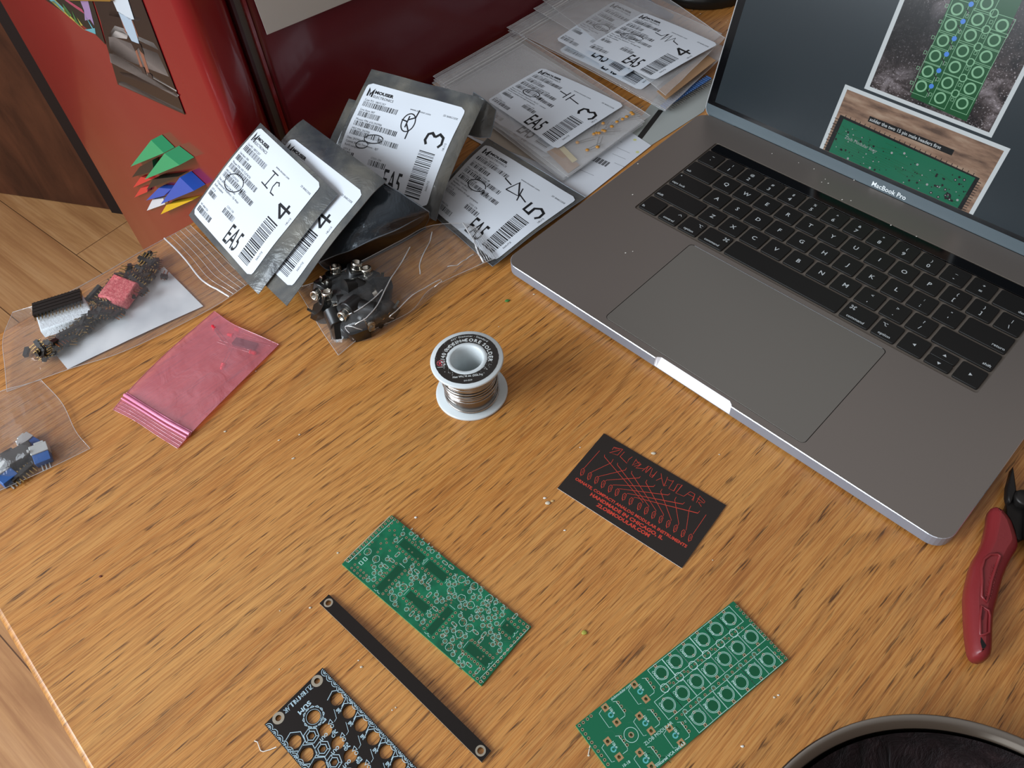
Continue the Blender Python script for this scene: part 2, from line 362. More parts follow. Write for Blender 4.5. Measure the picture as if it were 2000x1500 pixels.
# door plane: looking at it from the room; u = distance from the near corner along the door, v = height
DPF = Fr(TF(S0, 0, 0), -TF.Y, (0, 0, 1)); DPF.N = -TF.X; DPF.Y = Vector((0, 0, 1)); DPF.X = TF.Y
def DP(x, y, off=0.6):
    P = ON(x, y, TF(S0 - off, 0, 0), DPF.X, DPF.Y); return P
def door_poly(mb, px, off, m, off2=None):
    P = [DP(x, y, off) for x, y in px]; mb.poly(P, m)
def door_slab(name, px, off, th, m, parent=None, mside=None):
    b = MB(); T = [DP(x, y, off + th) for x, y in px]; B = [P + TF.X * th for P in T]; n = len(T)
    b.poly(T, m); b.poly(B[::-1], m); b.add(T + B, [(i, n + i, n + (i + 1) % n, (i + 1) % n) for i in range(n)], mside or m); return b
# curled print of a child on boardwalk planks
PH = dict(k=mat('photo_black', '#1d1a1c', .22), g=mat('photo_grey', '#77706d', .22), l=mat('photo_light', '#b9b3ae', .25), w=mat('photo_white_shirt', '#c9d3da', .25),
          s=mat('photo_skin', '#8a5a48', .3), b=mat('photo_paleblue', '#a9bccb', .25), d=mat('photo_dark', '#2e2a2c', .25))
b = door_slab('photograph', [(230, 165), (361, 224), (276, 0), (258, -50), (165, -50), (196, 40), (208, 88)], .6, .5, PH['k'])
o1 = .9
for px, c in [([(212, 72), (222, 72), (308, 104), (330, 150), (215, 105)], 'g'), ([(213, 104), (226, 107), (350, 186), (346, 190), (216, 122)], 'g'), ([(232, 158), (243, 160), (356, 215), (357, 221), (232, 165)], 'g'),
              ([(224, 50), (260, 62), (262, 66), (210, 72)], 'l'), ([(213, 30), (270, 42), (276, 36), (212, 18)], 'd'), ([(228, 53), (246, 66), (310, 98), (300, 84)], 'l'),
              ([(214, 104), (222, 103), (344, 176), (345, 179)], 'l'), ([(233, 140), (300, 150), (340, 176), (336, 180), (240, 148)], 'd'), ([(225, 60), (250, 68), (248, 76), (216, 72)], 'l')]:
    door_poly(b, px, o1 + .2, PH[c])
for px, c in [([(235, 34), (238, 34), (248, 66), (245, 64)], 's'), ([(256, 40), (259, 40), (270, 70), (268, 80), (262, 58)], 's'),
              ([(262, 94), (266, 94), (279, 131), (275, 133)], 's'), ([(272, 98), (278, 99), (292, 142), (287, 144)], 's')]:
    door_poly(b, px, o1 + .4, PH[c])
for px, c in [([(216, -8), (246, -12), (262, 38), (252, 38), (246, 32), (229, 22)], 'w'), ([(231, 24), (246, 32), (256, 37), (263, 56), (272, 86), (257, 80), (246, 60)], 'b'), ([(254, 80), (274, 86), (282, 108), (274, 100), (270, 92), (264, 100)], 'k'),
              ([(273, 130), (281, 132), (286, 146), (278, 142)], 'd'), ([(287, 140), (296, 146), (299, 155), (290, 150)], 'd')]:
    door_poly(b, px, o1 + .6, PH[c])
ph = b.build('photograph'); tag(ph, 'glossy photograph of a child in pale clothes on grey planks, stuck to the red door', 'photograph')
fo_ = thing  # alias kept for brevity
def photo2():
    b = door_slab('p', [(187, 68), (206, 87), (192, 40), (176, -10), (156, -50), (40, -50), (89, 0)], .4, .3, mat('photo2_dark', '#1e2320', .25))
    CC = dict(t=mat('print_teal', '#5fa3ac', .25), y=mat('print_yellow', '#a8a04a', .25), g=mat('print_green', '#3c6a3d', .25), p=mat('print_violet', '#9a7fa8', .25), r=mat('print_pink', '#a4455c', .25))
    for px, c in [([(100, 3), (108, 0), (128, 20), (150, 45), (168, 62), (160, 55), (124, 24)], 'y'), ([(96, 0), (106, 0), (122, 14), (127, 26), (112, 12)], 't'), ([(165, 58), (185, 55), (187, 67)], 't'), ([(156, 0), (172, 2), (184, 50), (176, 38), (166, 40), (164, 20)], 'p'),
                  ([(126, 0), (132, 0), (160, 18), (165, 27), (148, 16)], 'r'), ([(122, 6), (140, 30), (136, 33), (126, 22)], 'g'), ([(140, 20), (150, 40), (158, 52), (146, 42)], 'g'), ([(163, 25), (186, 62), (182, 60)], 't'), ([(150, 34), (162, 50), (158, 50)], 'y')]:
        door_poly(b, px, .9, CC[c])
    o = b.build('picture'); tag(o, 'colourful dark print with teal and violet streaks, leftmost at the top of the red door', 'picture')
photo2()
b = door_slab('m', [(134, 1), (215, 3), (222, -12), (130, -14)], 1.6, 3, mat('gold_clip', '#b48a3c', .35, .6)); tag(b.build('magnetic_clip'), 'golden magnetic clip holding the prints at the very top of the door', 'clip')
# triangular magnets
z = lambda L, oy=0: [(x / 4, y / 4 + oy) for x, y in L]
MG = [('green', z([(1180, 1095), (1280, 1195), (1020, 1302)]), '#2f9d68', 'topmost'), ('green', z([(1285, 1198), (1402, 1290), (1130, 1402)]), '#2f9d68', 'lower, in front of the black ones'),
      ('black', z([(1092, 1302), (1190, 1250), (1200, 1335), (1030, 1386)]), '#26221f', 'upper'), ('black', z([(1192, 1402), (1395, 1378), (1145, 1482)]), '#26221f', 'lower'),
      ('red', z([(1100, 1382), (1188, 1400), (1040, 1466)]), '#cf3a34', 'upper'), ('red', z([(1098, 1470), (1160, 1455), (1150, 1500), (1050, 1543)]), '#cf3a34', 'lower'),
      ('blue', z([(1240, 1468), (1340, 1475), (1280, 1530), (1142, 1566)]), '#2f57b8', 'upper'), ('blue', z([(1405, 1385), (1515, 1490), (1255, 1596)]), '#2f57b8', 'lower'),
      ('white', z([(1190, 1560), (1275, 1550), (1290, 1595), (1147, 1646)]), '#dcdfe2', 'only'), ('yellow', z([(1300, 1600), (1512, 1560), (1255, 1675)]), '#e0b51f', 'lowest')]
LB = ['green triangular magnet at the top of the little stack on the red door', 'green triangular magnet just below the topmost green one', 'black triangular magnet under the topmost green triangle', 'black triangular magnet between the lower green and the blue one',
      'red triangular magnet under the upper black triangle', 'red triangular magnet touching the small blue triangle', 'small upper blue triangular magnet behind the larger blue one', 'large blue triangular magnet above the yellow one', 'white triangular magnet beside the yellow one', 'yellow triangular magnet, lowest of the stack on the red door']
DEP = [13, 17, 8, 12, 5, 5.5, 9, 14, 5, 10]
for (cn, px, hx, w), lb, dp in zip(MG, LB, DEP):
    T = [DP(x, y, dp) for x, y in px]; n = len(T); Bk = [P + TF.X * (dp - .6) - TF.Y * 0 for P in T]
    # solid wedge: front triangle, straight sides going back to the door
    mb = MB(); mm = mat('magnet_' + cn, hx, .38); mb.poly(T, mm); mb.poly(Bk[::-1], mm)
    mb.add(T + Bk, [(i, n + i, n + (i + 1) % n, (i + 1) % n) for i in range(n)], mm)
    o = mb.build('triangular_magnet'); tag(o, lb, 'magnet', 'triangular magnets on the fridge door')
# sheet of paper hung on the flank
FPX = lambda x, y, off=0: ON(x, y, TF(0, FY0 - off, 0), TF.X, Vector((0, 0, 1)))
pb = MB(); PAP = mat('cream_paper', '#dcd7cf', .7)
c4 = [FPX(522, 68, 1), FPX(692, -2, 1)]; e = c4[1] - c4[0]; e = e.normalized()
A0, A1 = c4[0], c4[0] + e * 216; up = Vector((0, 0, 1)); up = (up - e * up.dot(e)).normalized()
side = (FPX(497, 0, 1) - c4[0]).normalized()
P = [A0, A1, A1 + side * 279, A0 + side * 279]; Bk = [p + TF.Y * .5 for p in P]
pb.poly(P, PAP); pb.poly(Bk[::-1], PAP); pb.add(P + Bk, [(i, 4 + i, 4 + (i + 1) % 4, (i + 1) % 4) for i in range(4)], PAP)
tag(pb.build('paper_sheet'), 'pale paper sheet hanging on the shaded red flank at the top edge', 'paper')
# dark wooden door beyond, closing off the room on the left
BR = mat('dark_brown_wood', '#4a2716', .5); c_ = mapping(BR, (3, 3, .8)); lk(BR, ramp(BR, tnoise(BR, c_, 6, 5, .6, .4), [(.3, '#35190c'), (.7, '#5c3420')]), BR.node_tree.nodes['Principled BSDF'].inputs['Base Color'])
a_, b_ = PX(0, 378, -740), PX(222, 411, -740); dv = (b_ - a_).normalized(); DF = Fr(a_ - dv * 900, dv, Vector((0, 0, 1)))
L_ = 900 + (b_ - a_).length
d = MB(); d.box(0, L_, 2, 2200, -40, 0, BR, DF); struct(d.build('door_1'))
d = MB(); d.box(L_ + .5, L_ + 60, 0, 2200, -60, 8, mat('black_gap_shade', '#15090a', .6), DF); struct(d.build('gap_shade_1'))  # black strip added where only the shaded gap beside the fridge shows
# plain back wall far behind so reflections have a room to see
WL = mat('warm_grey_wall', '#8f867c', .9)
# ================================================================ laptop
LT = -0.8589
LAP = thing('laptop', 'open dark grey laptop with black keys, its screen showing green circuit board pictures', 'laptop', (3.98, 447.61, 0), LT)
LF = Fr((0, 0, 0), (1, 0, 0), (0, 1, 0))
GREY = mat('anodised_grey', '#877e77', .42, .6); SIDE = mat('edge_reflection', '#9aa2b0', .4, .45); CHMF = mat('bright_chamfer', '#e6eaf2', .25, .8)  # side aluminium coloured brighter and bluer to carry the window's reflection
KEYM = mat('black_key', '#141210', .5); LEG = mat('key_legend', '#b9bec0', .5, emis='#a8b0b3', es=.12); WELL = mat('key_well', '#70675e', .5, .2); BLK = mat('gap_black', '#0c0a09', .7)
GLS = mat('black_glass', '#08080a', .12); TPG = mat('trackpad_glass', '#77726b', .36, .3)
ZT = 11.3
def base_outline():
    P = rrect(0, 0, 349.3, 249, 11, 7)
    i = min(range(len(P)), key=lambda k: (P[k][0] - 338.3) ** 2 + (P[k][1] - 0) ** 2)
    return P, i
P, i = base_outline()
nt0, nt1, ndp = 144.0, 205.5, 3.2
notch = [(nt0, 0), (nt0 + .8, 1.6), (nt0 + 3.2, ndp), (nt1 - 3.2, ndp), (nt1 - .8, 1.6), (nt1, 0)]
# insert the thumb notch in the front edge of the top outline
def with_notch(P, dy=0.0):
    Q = []
    for k, p in enumerate(P):
        Q.append(p); q = P[(k + 1) % len(P)]
        if p[0] < 100 and q[0] > 300 and abs(p[1] - q[1]) < .2: Q += [(x, max(y, p[1])) for x, y in notch]
    return Q
b = MB(); wellR = rrect(35.6, 110.6, 313.6, 220.4, 2.2, 3); padR = rrect(94.5, 5.7, 254.9, 106.3, 3.2, 4)
Pt = with_notch(inset(P, .35)); b.flat(Pt, ZT, GREY, LF, [wellR, padR])
b2n = with_notch(P)
n = len(P); Pm = P
Pi = inset(P, .35); V = [LF(x, y, ZT) for x, y in Pi] + [LF(x, y, ZT - .35) for x, y in P] + [LF(x, y, 2.6) for x, y in P] + [LF(x, y, 1.3) for x, y in inset(P, 2.4)]
def quadband(a, b_, skip):
    return [(a * n + i, b_ * n + i, b_ * n + (i + 1) % n, a * n + (i + 1) % n) for i in range(n) if not (skip and P[i][0] < 100 and P[(i + 1) % n][0] > 300 and P[i][1] < 1)]
fb = lambda fs: [f[::-1] for f in fs]
b.add(V, quadband(0, 1, True), CHMF); b.add(V, quadband(1, 2, True), SIDE, False); b.add(V, quadband(2, 3, False), SIDE, True)
b.poly([LF(x, y, 1.3) for x, y in inset(P, 2.4)][::-1], GREY)
# front edge either side of the notch, and the scooped notch itself
for a0, a1 in ((P[-1][0] if P[-1][1] < 1 else 11, nt0), (nt1, 338.3)):
    b.add([LF(a0, .35, ZT), LF(a1, .35, ZT), LF(a0, 0, ZT - .35), LF(a1, 0, ZT - .35)], [(0, 2, 3, 1)], CHMF)
    b.add([LF(a0, 0, ZT - .35), LF(a1, 0, ZT - .35), LF(a0, 0, 2.6), LF(a1, 0, 2.6)], [(0, 2, 3, 1)], SIDE)
NOT = mat('notch_reflection', '#f4f8ff', .35, .25); nb = [(nt0, 0), (nt0 + .6, 0), (nt0 + 2.0, 0), (nt1 - 2.0, 0), (nt1 - .6, 0), (nt1, 0)]  # notch aluminium painted near white, standing in for the reflected window
V = [LF(x, max(y, .35 if k in (0, 5) else y), ZT) for k, (x, y) in enumerate(notch)] + [LF(x, 0, 3.2) for x, y in nb]
b.add(V, [(i, 6 + i, 6 + i + 1, i + 1) for i in range(5)], NOT)
b.add([LF(nt0, 0, 3.2), LF(nt1, 0, 3.2), LF(nt0, 0, 2.6), LF(nt1, 0, 2.6)], [(0, 2, 3, 1)], SIDE)
# recess floors and walls
for H, dz, m in ((wellR, 1.2, WELL), (padR, .9, BLK)):
    k = len(H); b.add([LF(x, y, ZT - dz) for x, y in H] + [LF(x, y, ZT) for x, y in H], [(i, k + i, k + (i + 1) % k, (i + 1) % k) for i in range(k)], m)
    b.poly([LF(x, y, ZT - dz) for x, y in H], m)
# scratches and crumbs pressed on the palm rest
b.build('base', LAP, world=False)
b = MB(); b.prism(rrect(94.9, 6.1, 254.5, 105.9, 2.9, 4), ZT - .85, ZT - .03, TPG, LF, .12, mside=TPG)
b.stroke([(98, 105.95), (251.4, 105.95)], .32, CHMF, LF, ZT - .02); b.build('trackpad', LAP, world=False)
b = MB(); b.prism(rrect(37.3, 209.6, 312, 219.4, 1.2, 3), ZT - 1.1, ZT - .15, GLS, LF, .1); b.build('touch_strip', LAP, world=False)
for fx in (22, 327):
    for fy in (20, 226):
        b = MB(); b.lathe([(0, 0), (7, 0), (7.5, 1.4), (0, 1.4)], MATS['black_rubber'], LF, fx, fy, 24); b.build('foot', LAP, world=False)
# ---- keys
PU, PV, KX, KY = 19.1, 19.3, 37.2, 113.9
def legend(b, kind, x, y, w, h):
    cx, cy = x + w / 2, y + h / 2; z = ZT + .27; T = lambda s, X, Y, sz, al='CENTER', bd=.012, sx=1.0: b.text(s, X, Y, sz, LEG, LF, z, 0, al, bd, sx)
    if isinstance(kind, tuple) and kind[0] == '2': T(kind[1], cx, cy + 1.9, 3.6); T(kind[2], cx, cy - 4.6, 5.2 if kind[2].isdigit() else 4.6)
    elif isinstance(kind, tuple) and kind[0] == 'w':
        if kind[2] == 'L': T(kind[1], x + 1.6, y + 2.4, 3.3, 'LEFT')
        elif kind[2] == 'R': T(kind[1], x + w - 1.6, y + 2.4, 3.3, 'RIGHT')
        else: T(kind[1], cx, y + 2.2, 3.3)
        g = kind[3] if len(kind) > 3 else None; gx = x + w - 4 if (len(kind) > 4 and kind[4] == 'r') else x + 4.4; gy = y + h - 4.6
        if g == 'ctl': b.stroke([(gx - 1.5, gy - .6), (gx, gy + 1), (gx + 1.5, gy - .6)], .42, LEG, LF, z)
        if g == 'opt': b.stroke([(gx - 1.8, gy + 1.2), (gx - .6, gy + 1.2), (gx + .6, gy - 1.2), (gx + 1.8, gy - 1.2)], .42, LEG, LF, z); b.stroke([(gx + .3, gy + 1.2), (gx + 1.8, gy + 1.2)], .42, LEG, LF, z)
        if g == 'cmd':
            b.stroke([(gx - .8, gy - .8), (gx + .8, gy - .8), (gx + .8, gy + .8), (gx - .8, gy + .8)], .38, LEG, LF, z, True)
            for sx in (-1, 1):
                for sy in (-1, 1): b.ring(gx + sx * 1.3, gy + sy * 1.3, .36, .72, LEG, LF, z, 10)
        if g == 'dot': b.disc(x + 3, y + h - 3.2, .55, LEG, LF, z, 10)
    elif kind in ('L', 'R', 'U', 'D') : pass
    elif kind and kind[0] == 'a':
        d = {'l': (-1, 0), 'r': (1, 0), 'u': (0, 1), 'd': (0, -1)}[kind[1]]; s = 1.3
        b.poly([LF(cx + d[0] * s, cy + d[1] * s, z), LF(cx - d[0] * s * .6 - d[1] * s, cy - d[1] * s * .6 + d[0] * s, z), LF(cx - d[0] * s * .6 + d[1] * s, cy - d[1] * s * .6 - d[0] * s, z)], LEG)
    elif kind: T(kind[1:], cx, cy - 1.9, 5.4)
def key(x, y, w, h, kind):
    b = MB(); b.prism(rrect(x, y, x + w, y + h, 1.3, 3), ZT - 1.15, ZT + .2, KEYM, LF, .28); k = b.build('key', LAP, world=False)
    if kind:
        b = MB(); legend(b, kind, x, y, w, h)
        if b.v: b.build('legend', k, world=False)
rows = [
 [(1, ('2', '~', '`'))] + [(1, ('2', s, n)) for s, n in zip('!@#$%^&*()', '1234567890')] + [(1, ('2', '_', '-')), (1, ('2', '+', '=')), (1.5, ('w', 'delete', 'R'))],
 [(1.5, ('w', 'tab', 'L'))] + [(1, 'k' + c) for c in 'QWERTYUIOP'] + [(1, ('2', '{', '[')), (1, ('2', '}', ']')), (1, ('2', '|', '\\'))],
 [(1.75, ('w', 'caps lock', 'L', 'dot'))] + [(1, 'k' + c) for c in 'ASDFGHJKL'] + [(1, ('2', ':', ';')), (1, ('2', '"', "'")), (1.75, ('w', 'return', 'R'))],
 [(2.25, ('w', 'shift', 'L'))] + [(1, 'k' + c) for c in 'ZXCVBNM'] + [(1, ('2', '<', ',')), (1, ('2', '>', '.')), (1, ('2', '?', '/')), (2.25, ('w', 'shift', 'R'))],
 [(1, ('w', 'fn', 'L')), (1, ('w', 'control', 'C', 'ctl', 'r')), (1, ('w', 'option', 'C', 'opt', 'r')), (1.25, ('w', 'command', 'C', 'cmd', 'r')), (5, None), (1.25, ('w', 'command', 'C', 'cmd')), (1, ('w', 'option', 'C', 'opt')), (1, 'al'), (1, 'UD'), (1, 'ar')]]
for r, row in enumerate(rows):
    x = KX; y = KY + (4 - r) * PV
    for wd_, kd in row:
        w = wd_ * PU - 2.1
        if kd == 'UD': key(x, y, w, 8.0, 'ad'); key(x, y + 8.4, w, 8.2, 'au')
        else: key(x, y, w, 16.8, kd)
        x += wd_ * PU
# ---- lid
AL = radians(106); LDF = Fr((0, 249.5, 10), (1, 0, 0), (0, -cos(AL), sin(AL)))      # normal points to the user
CHIN = mat('chin_grey', '#505b60', .35, .2)
b = MB(); b.prism(rrect(0.6, -1.2, 349.3, 240, 10, 6), -5.2, -.2, GREY, LDF, .4, mside=mat('lit_lid_edge', '#f0f4fa', .35, .2)); b.build('lid', LAP, world=False)  # lid rim whitened: window light painted onto the edge
b = MB(); b.prism(rrect(1.6, -.6, 348.3, 239, 9, 6), -.19, .25, CHIN, LDF, .1); scr = b.build('bezel', LAP, world=False)
b = MB(); b.text('MacBook Pro', 161.2, 2.6, 5.2, mat('lid_lettering', '#e3e8ea', .5, emis='#d8dee0', es=.15), LDF, .3, 0, 'LEFT', .005); b.build('lettering', scr, world=False)
b = MB(); b.prism([(2.0, 9.9), (347.9, 9.9)] + rrect(2.0, 9.9, 347.9, 238.6, 8.6, 6)[7:-7], .24, .5, GLS, LDF, .05) if False else b.prism(rrect(2.0, 9.9, 347.9, 238.6, 1.2, 4), .24, .5, GLS, LDF, .05)
b.build('screen_glass', LAP, world=False)
b = MB(); b.box(33, 316, 243.5, 249.3, 7, 11.25, BLK, LF); b.build('hinge', LAP, world=False)
def em(name, hx, s=.55, rough=.2): return mat(name, '#050505', rough, emis=hx, es=s, spec=.3)
E0 = em('screen_background', '#333d44', .55); EW = em('screen_white', '#c5ced3', .75)
rock = em('screen_rock', '#3b3230', 1.0); c_ = mapping(rock); s_ = tnoise(rock, c_, 60, 5, .7, .6); cl_ = ramp(rock, s_, [(.35, '#120c0e'), (.5, '#3a3232'), (.62, '#6b6468'), (.75, '#9a97a2')]); 
glit = nd(rock, 'ShaderNodeTexNoise'); glit.inputs['Scale'].default_value = 900; lk(rock, c_, glit.inputs['Vector']); gl2 = ramp(rock, glit.outputs['Fac'], [(.6, 0.0), (.72, .6)])
big = ramp(rock, tnoise(rock, c_, 14, 2, .5), [(.40, .12), (.62, 1.0)])
lk(rock, mixc(rock, 1.0, mixc(rock, gl2, cl_, '#b8b2b8'), big, 'MULTIPLY'), rock.node_tree.nodes['Principled BSDF'].inputs['Emission Color'])
ewood = em('screen_wood', '#7a6353', 1.0); c_ = mapping(ewood, (12, 60, 60)); lk(ewood, ramp(ewood, tnoise(ewood, c_, 3, 5, .6), [(.3, '#4c3b32'), (.5, '#7a6252'), (.7, '#93806f')]), ewood.node_tree.nodes['Principled BSDF'].inputs['Emission Color'])
EG = em('screen_green', '#0d5f30', .5); EG2 = em('screen_green_teal', '#087a58', .5); EGd = em('screen_green_dark', '#0f4a28', .9); ERg = em('screen_silk', '#8fc7a0', .6); EB = em('screen_blue', '#3f77c8', .95); EK = em('screen_black', '#0b0d0e', .8); EGr = em('screen_grey', '#8a8e90', .9)
b = MB(); b.prism([(8.9, 13.2), (340.5, 13.2), (340.5, 229), (8.9, 229)], .3, .55, E0, LDF); 
wLDF = Fr(Vector((3.98, 447.61, 0)) + Vector((cos(LT) * 0 - sin(LT) * 249.5, sin(LT) * 0 + cos(LT) * 249.5, 10)), (cos(LT), sin(LT), 0), Vector((-sin(LT) * -cos(AL), cos(LT) * -cos(AL), sin(AL))))
SX = lambda x, y: wLDF.px(1360 + x * .32, y * .32)                # zoomed photo point -> millimetres on the screen
q = lambda P, z, m: b.poly([LDF(x, y, z) for x, y in P], m)
# upper picture
q([(126, 67.3), (223.6, 67.3), (221, 190), (124, 190)], .6, EW); q([(129.4, 70), (220.6, 70), (218.2, 186), (127, 186)], .66, rock)
g4 = [SX(1310, 590), SX(1650, 740), SX(1990, 0), SX(1555, 0)]; d0 = (g4[3][0] - g4[0][0], g4[3][1] - g4[0][1]); d1 = (g4[2][0] - g4[1][0], g4[2][1] - g4[1][1])
g4[0] = (g4[0][0], max(g4[0][1], 70.2)); g4[1] = (g4[1][0], max(g4[1][1], 70.2)); g4[3] = (g4[3][0] + d0[0] * .5, g4[3][1] + d0[1] * .5); g4[2] = (g4[2][0] + d1[0] * .3, g4[2][1] + d1[1] * .3 )
q(g4, .70, EG)
colz = [[(1595, 55), (1555, 152), (1508, 247), (1460, 340), (1415, 435), (1375, 525)], [(1775, 20), (1720, 118), (1675, 215), (1628, 310), (1580, 408), (1535, 505), (1490, 597)], [(1868, 155), (1820, 245), (1770, 345), (1720, 440), (1672, 540), (1625, 630)]]
for cc in colz:
    for x, y in cc:
        u, v = SX(x, y); s = 1.0
        b.ring(u, v, 2.9, 4.1, ERg, LDF, .76, 20); b.disc(u, v, 2.9, EGd, LDF, .73, 16)
        b.stroke([(u - 5.4, v - 6.0), (u + 6.2, v - 6.0), (u + 6.2, v + 5.6), (u - 5.4, v + 5.6)], .35, ERg, LDF, .75, True)
        b.stroke([(u - 8.2, v - 1), (u - 6.4, v - 1), (u - 6.4, v + 1), (u - 8.2, v + 1)], .3, ERg, LDF, .75, True)
for x, y in [(1820, 80), (1770, 180), (1722, 285), (1675, 380), (1630, 475), (1583, 570)]: b.ring(*SX(x, y), 2.1, 2.8, ERg, LDF, .78, 16)
for x, y in [(1680, 25), (1630, 130), (1577, 235), (1530, 330), (1483, 430), (1437, 525)]:
    u, v = SX(x, y); b.disc(u, v, 1.7, EB, LDF, .79, 10)
    for k in range(3): b.disc(u - 1.5 + k, v - 3.4 - k * .8, .6, EK, LDF, .79, 8); b.disc(u + .8, v - 5 - k, .35, EGr, LDF, .8, 6)
# lower picture
q([(111.2, 13.3), (238.2, 13.3), (238.2, 65.2), (111.2, 65.2)], .6, EW); q([(114.2, 13.3), (235.2, 13.3), (235.2, 62.3), (114.2, 62.3)], .66, ewood)
q([(115.8, 13.4), (229.5, 13.4), (230, 39.2), (116.8, 43.2)], .69, EK)
q([(119.6, 13.4), (226.5, 13.4), (227.2, 38.2), (120.4, 41.2)], .73, EG2)
rr = random.Random(5)
for k in range(26):
    u = 121 + k * 4.15; b.box(u, u + .5, 41.3 - (u - 120) * .03, 44.6 - (u - 120) * .034, .74, .78, EK, LDF)
for k in range(12): b.box(113.6 if k % 2 else 114.4, 117, 15 + k * 2.2, 15.5 + k * 2.2, .74, .78, EK, LDF); b.box(229, 232.4, 14 + k * 2, 14.5 + k * 2, .74, .78, EK, LDF)
for k in range(95):
    u, v = rr.uniform(121, 226), rr.uniform(14, 37); b.disc(u, v, rr.choice([.4, .5, .9]), rr.choice([EK, EK, EGr]), LDF, .77, 8)
    if rr.random() < .4: b.stroke([(u, v), (u + rr.uniform(-9, 9), v + rr.uniform(-1, 1)), (u + rr.uniform(-9, 9), v + rr.uniform(-3, 3))], .22, EGd, LDF, .75)
for k in range(8): b.stroke([(124 + k, 17 + k * 1.7), (160 + k * 3, 16 + k * 1.6)], .2, EGd, LDF, .75)
b.ring(216.3, 18.6, .9, 2.5, EK, LDF, .78, 18)
for k in range(9): u = 206 + rr.uniform(-2, 18); v = 15 + rr.uniform(0, 20); b.disc(u, v, 1.1, EK, LDF, .775, 10); b.disc(u, v, .55, EGr, LDF, .78, 8)
b.text('Zlob Modular Instr', 127, 28, 3.6, EGr, LDF, .78, -.04)
q([(138.6, 46.3), (205.4, 46.3), (205.4, 50.6), (138.6, 50.6)], .8, EK); b.text('solder the two 15 pin male headers first', 139.6, 47.3, 3.55, EW, LDF, .86, 0, 'LEFT', .01, .98)
# faint smears on the glass are left to the reflections
b.build('screen_picture', scr, world=False)
# grit lying on the laptop
CR = mat('pale_crumb', '#cfc4ae', .7)
# ================================================================ circuit boards, panel, strip, card
GPCB = mat('green_solder_mask', '#0d5237', .42, spec=.35); GTOP = mat('green_mask_light', '#1c7a52', .3, coat=.4); SILK = mat('white_silkscreen', '#bfe3da', .5); PAD = mat('tinned_pad', '#b79f83', .38, .55); TRC = mat('copper_trace_green', '#186b4a', .32, coat=.4)
c_ = mapping(GPCB); lk(GPCB, ramp(GPCB, tnoise(GPCB, c_, 90, 3, .5), [(.4, '#0e5a3d'), (.6, '#15724e')]), GPCB.node_tree.nodes['Principled BSDF'].inputs['Base Color'])
EDG = mat('board_edge', '#3f9b6c', .5)
class Board:
    def __init__(s, tl, tr, z=1.6, sc=.24, off=(640, 990)):        # tl->tr runs along x
        a = PX(*tl, z); c = PX(*tr, z); s.fr = Fr(a, c - a, Vector((0, 0, 1)).cross(c - a)); s.z = z; s.sc = sc; s.off = off
        s.holes = []; s.mb = MB()
    def q(s, x, y): return s.fr.px(s.off[0] + x * s.sc, s.off[1] + y * s.sc)
    def pad(s, x, y, r=.8, hole=.42, square=False, raw=False, m=None):
        u, v = (x, y) if raw else s.q(x, y)
        for h in s.holes:
            if hypot(h[0] - u, h[1] - v) < h[2] + hole + .16: return
        s.holes.append((u, v, hole)); m = m or PAD
        if square:
            S = [(u - r, v - r), (u + r, v - r), (u + r, v + r), (u - r, v + r)]; s.mb.flat(S, .05, m, s.fr, [circ(u, v, hole, 8)])
        else: s.mb.ring(u, v, hole, r, m, s.fr, .05, 10)
    def row(s, a, b_, n, r=.8, square0=False, hole=.42):
        A, B = s.q(*a), s.q(*b_)
        for i in range(n): t = i / (n - 1); s.pad(A[0] + (B[0] - A[0]) * t, A[1] + (B[1] - A[1]) * t, r, hole, square0 and i == 0, True)
    def line(s, pts, w=.2, m=None, z=.06, closed=False): s.mb.stroke([s.q(*p) for p in pts], w, m or SILK, s.fr, z, closed)
    def finish(s, outline, name, m, edge, parent=None):
        hs = [circ(u, v, r, 8 if r < 1.5 else 28) for u, v, r in s.holes]
        s.mb.prism(outline, -s.z + .05, 0, m, s.fr, 0, edge, holes=hs); return s.mb.build(name, parent)
# ---- component board
B = Board((667.6, 1101.6), (940, 1339.2)); L1 = (PX(940, 1339.2, 1.6) - PX(667.6, 1101.6, 1.6)).length; W1 = (B.fr.px(766, 1006.8)[1] + B.fr.px(1036, 1222.8)[1]) / 2
def dip(r1a, r1b, r2a, r2b, n, notch_end=1):
    B.row(r1a, r1b, n, .78); B.row(r2a, r2b, n, .78)
    A, A2, C, C2 = B.q(*r1a), B.q(*r1b), B.q(*r2a), B.q(*r2b); k = .2; g = lambda p, q_, t: (p[0] + (q_[0] - p[0]) * t, p[1] + (q_[1] - p[1]) * t)
    P = [g(A, C, k), g(A2, C2, k), g(C2, A2, k), g(C, A, k)]; B.mb.flat(P, .04, DIPG, B.fr)
    e = [P[0], P[3]] ; f = [P[1], P[2]]
    def ext(a, b_, d): l = hypot(b_[0] - a[0], b_[1] - a[1]); return (b_[0] + (b_[0] - a[0]) / l * d, b_[1] + (b_[1] - a[1]) / l * d)
    o = [ext(P[1], P[0], 1.3), ext(P[2], P[3], 1.3)]; o2 = [ext(P[0], P[1], 1.3), ext(P[3], P[2], 1.3)]
    B.mb.stroke(o, .2, SILK, B.fr, .06); m1 = g(o2[0], o2[1], .36); m2 = g(o2[0], o2[1], .64); mid = g(ext(P[0], P[1], .3), ext(P[3], P[2], .3), .5)
    B.mb.stroke([o2[0], m1, g(m1, mid, .6), mid, g(m2, mid, .6), m2, o2[1]], .2, SILK, B.fr, .06)
DIPG = mat('green_mask_deep', '#0a4a30', .4, spec=.35)
dip((640, 250), (815, 390), (562, 322), (740, 470), 8); dip((848, 420), (1000, 548), (770, 500), (925, 628), 7); dip((558, 460), (375, 645), (630, 520), (450, 708), 8)
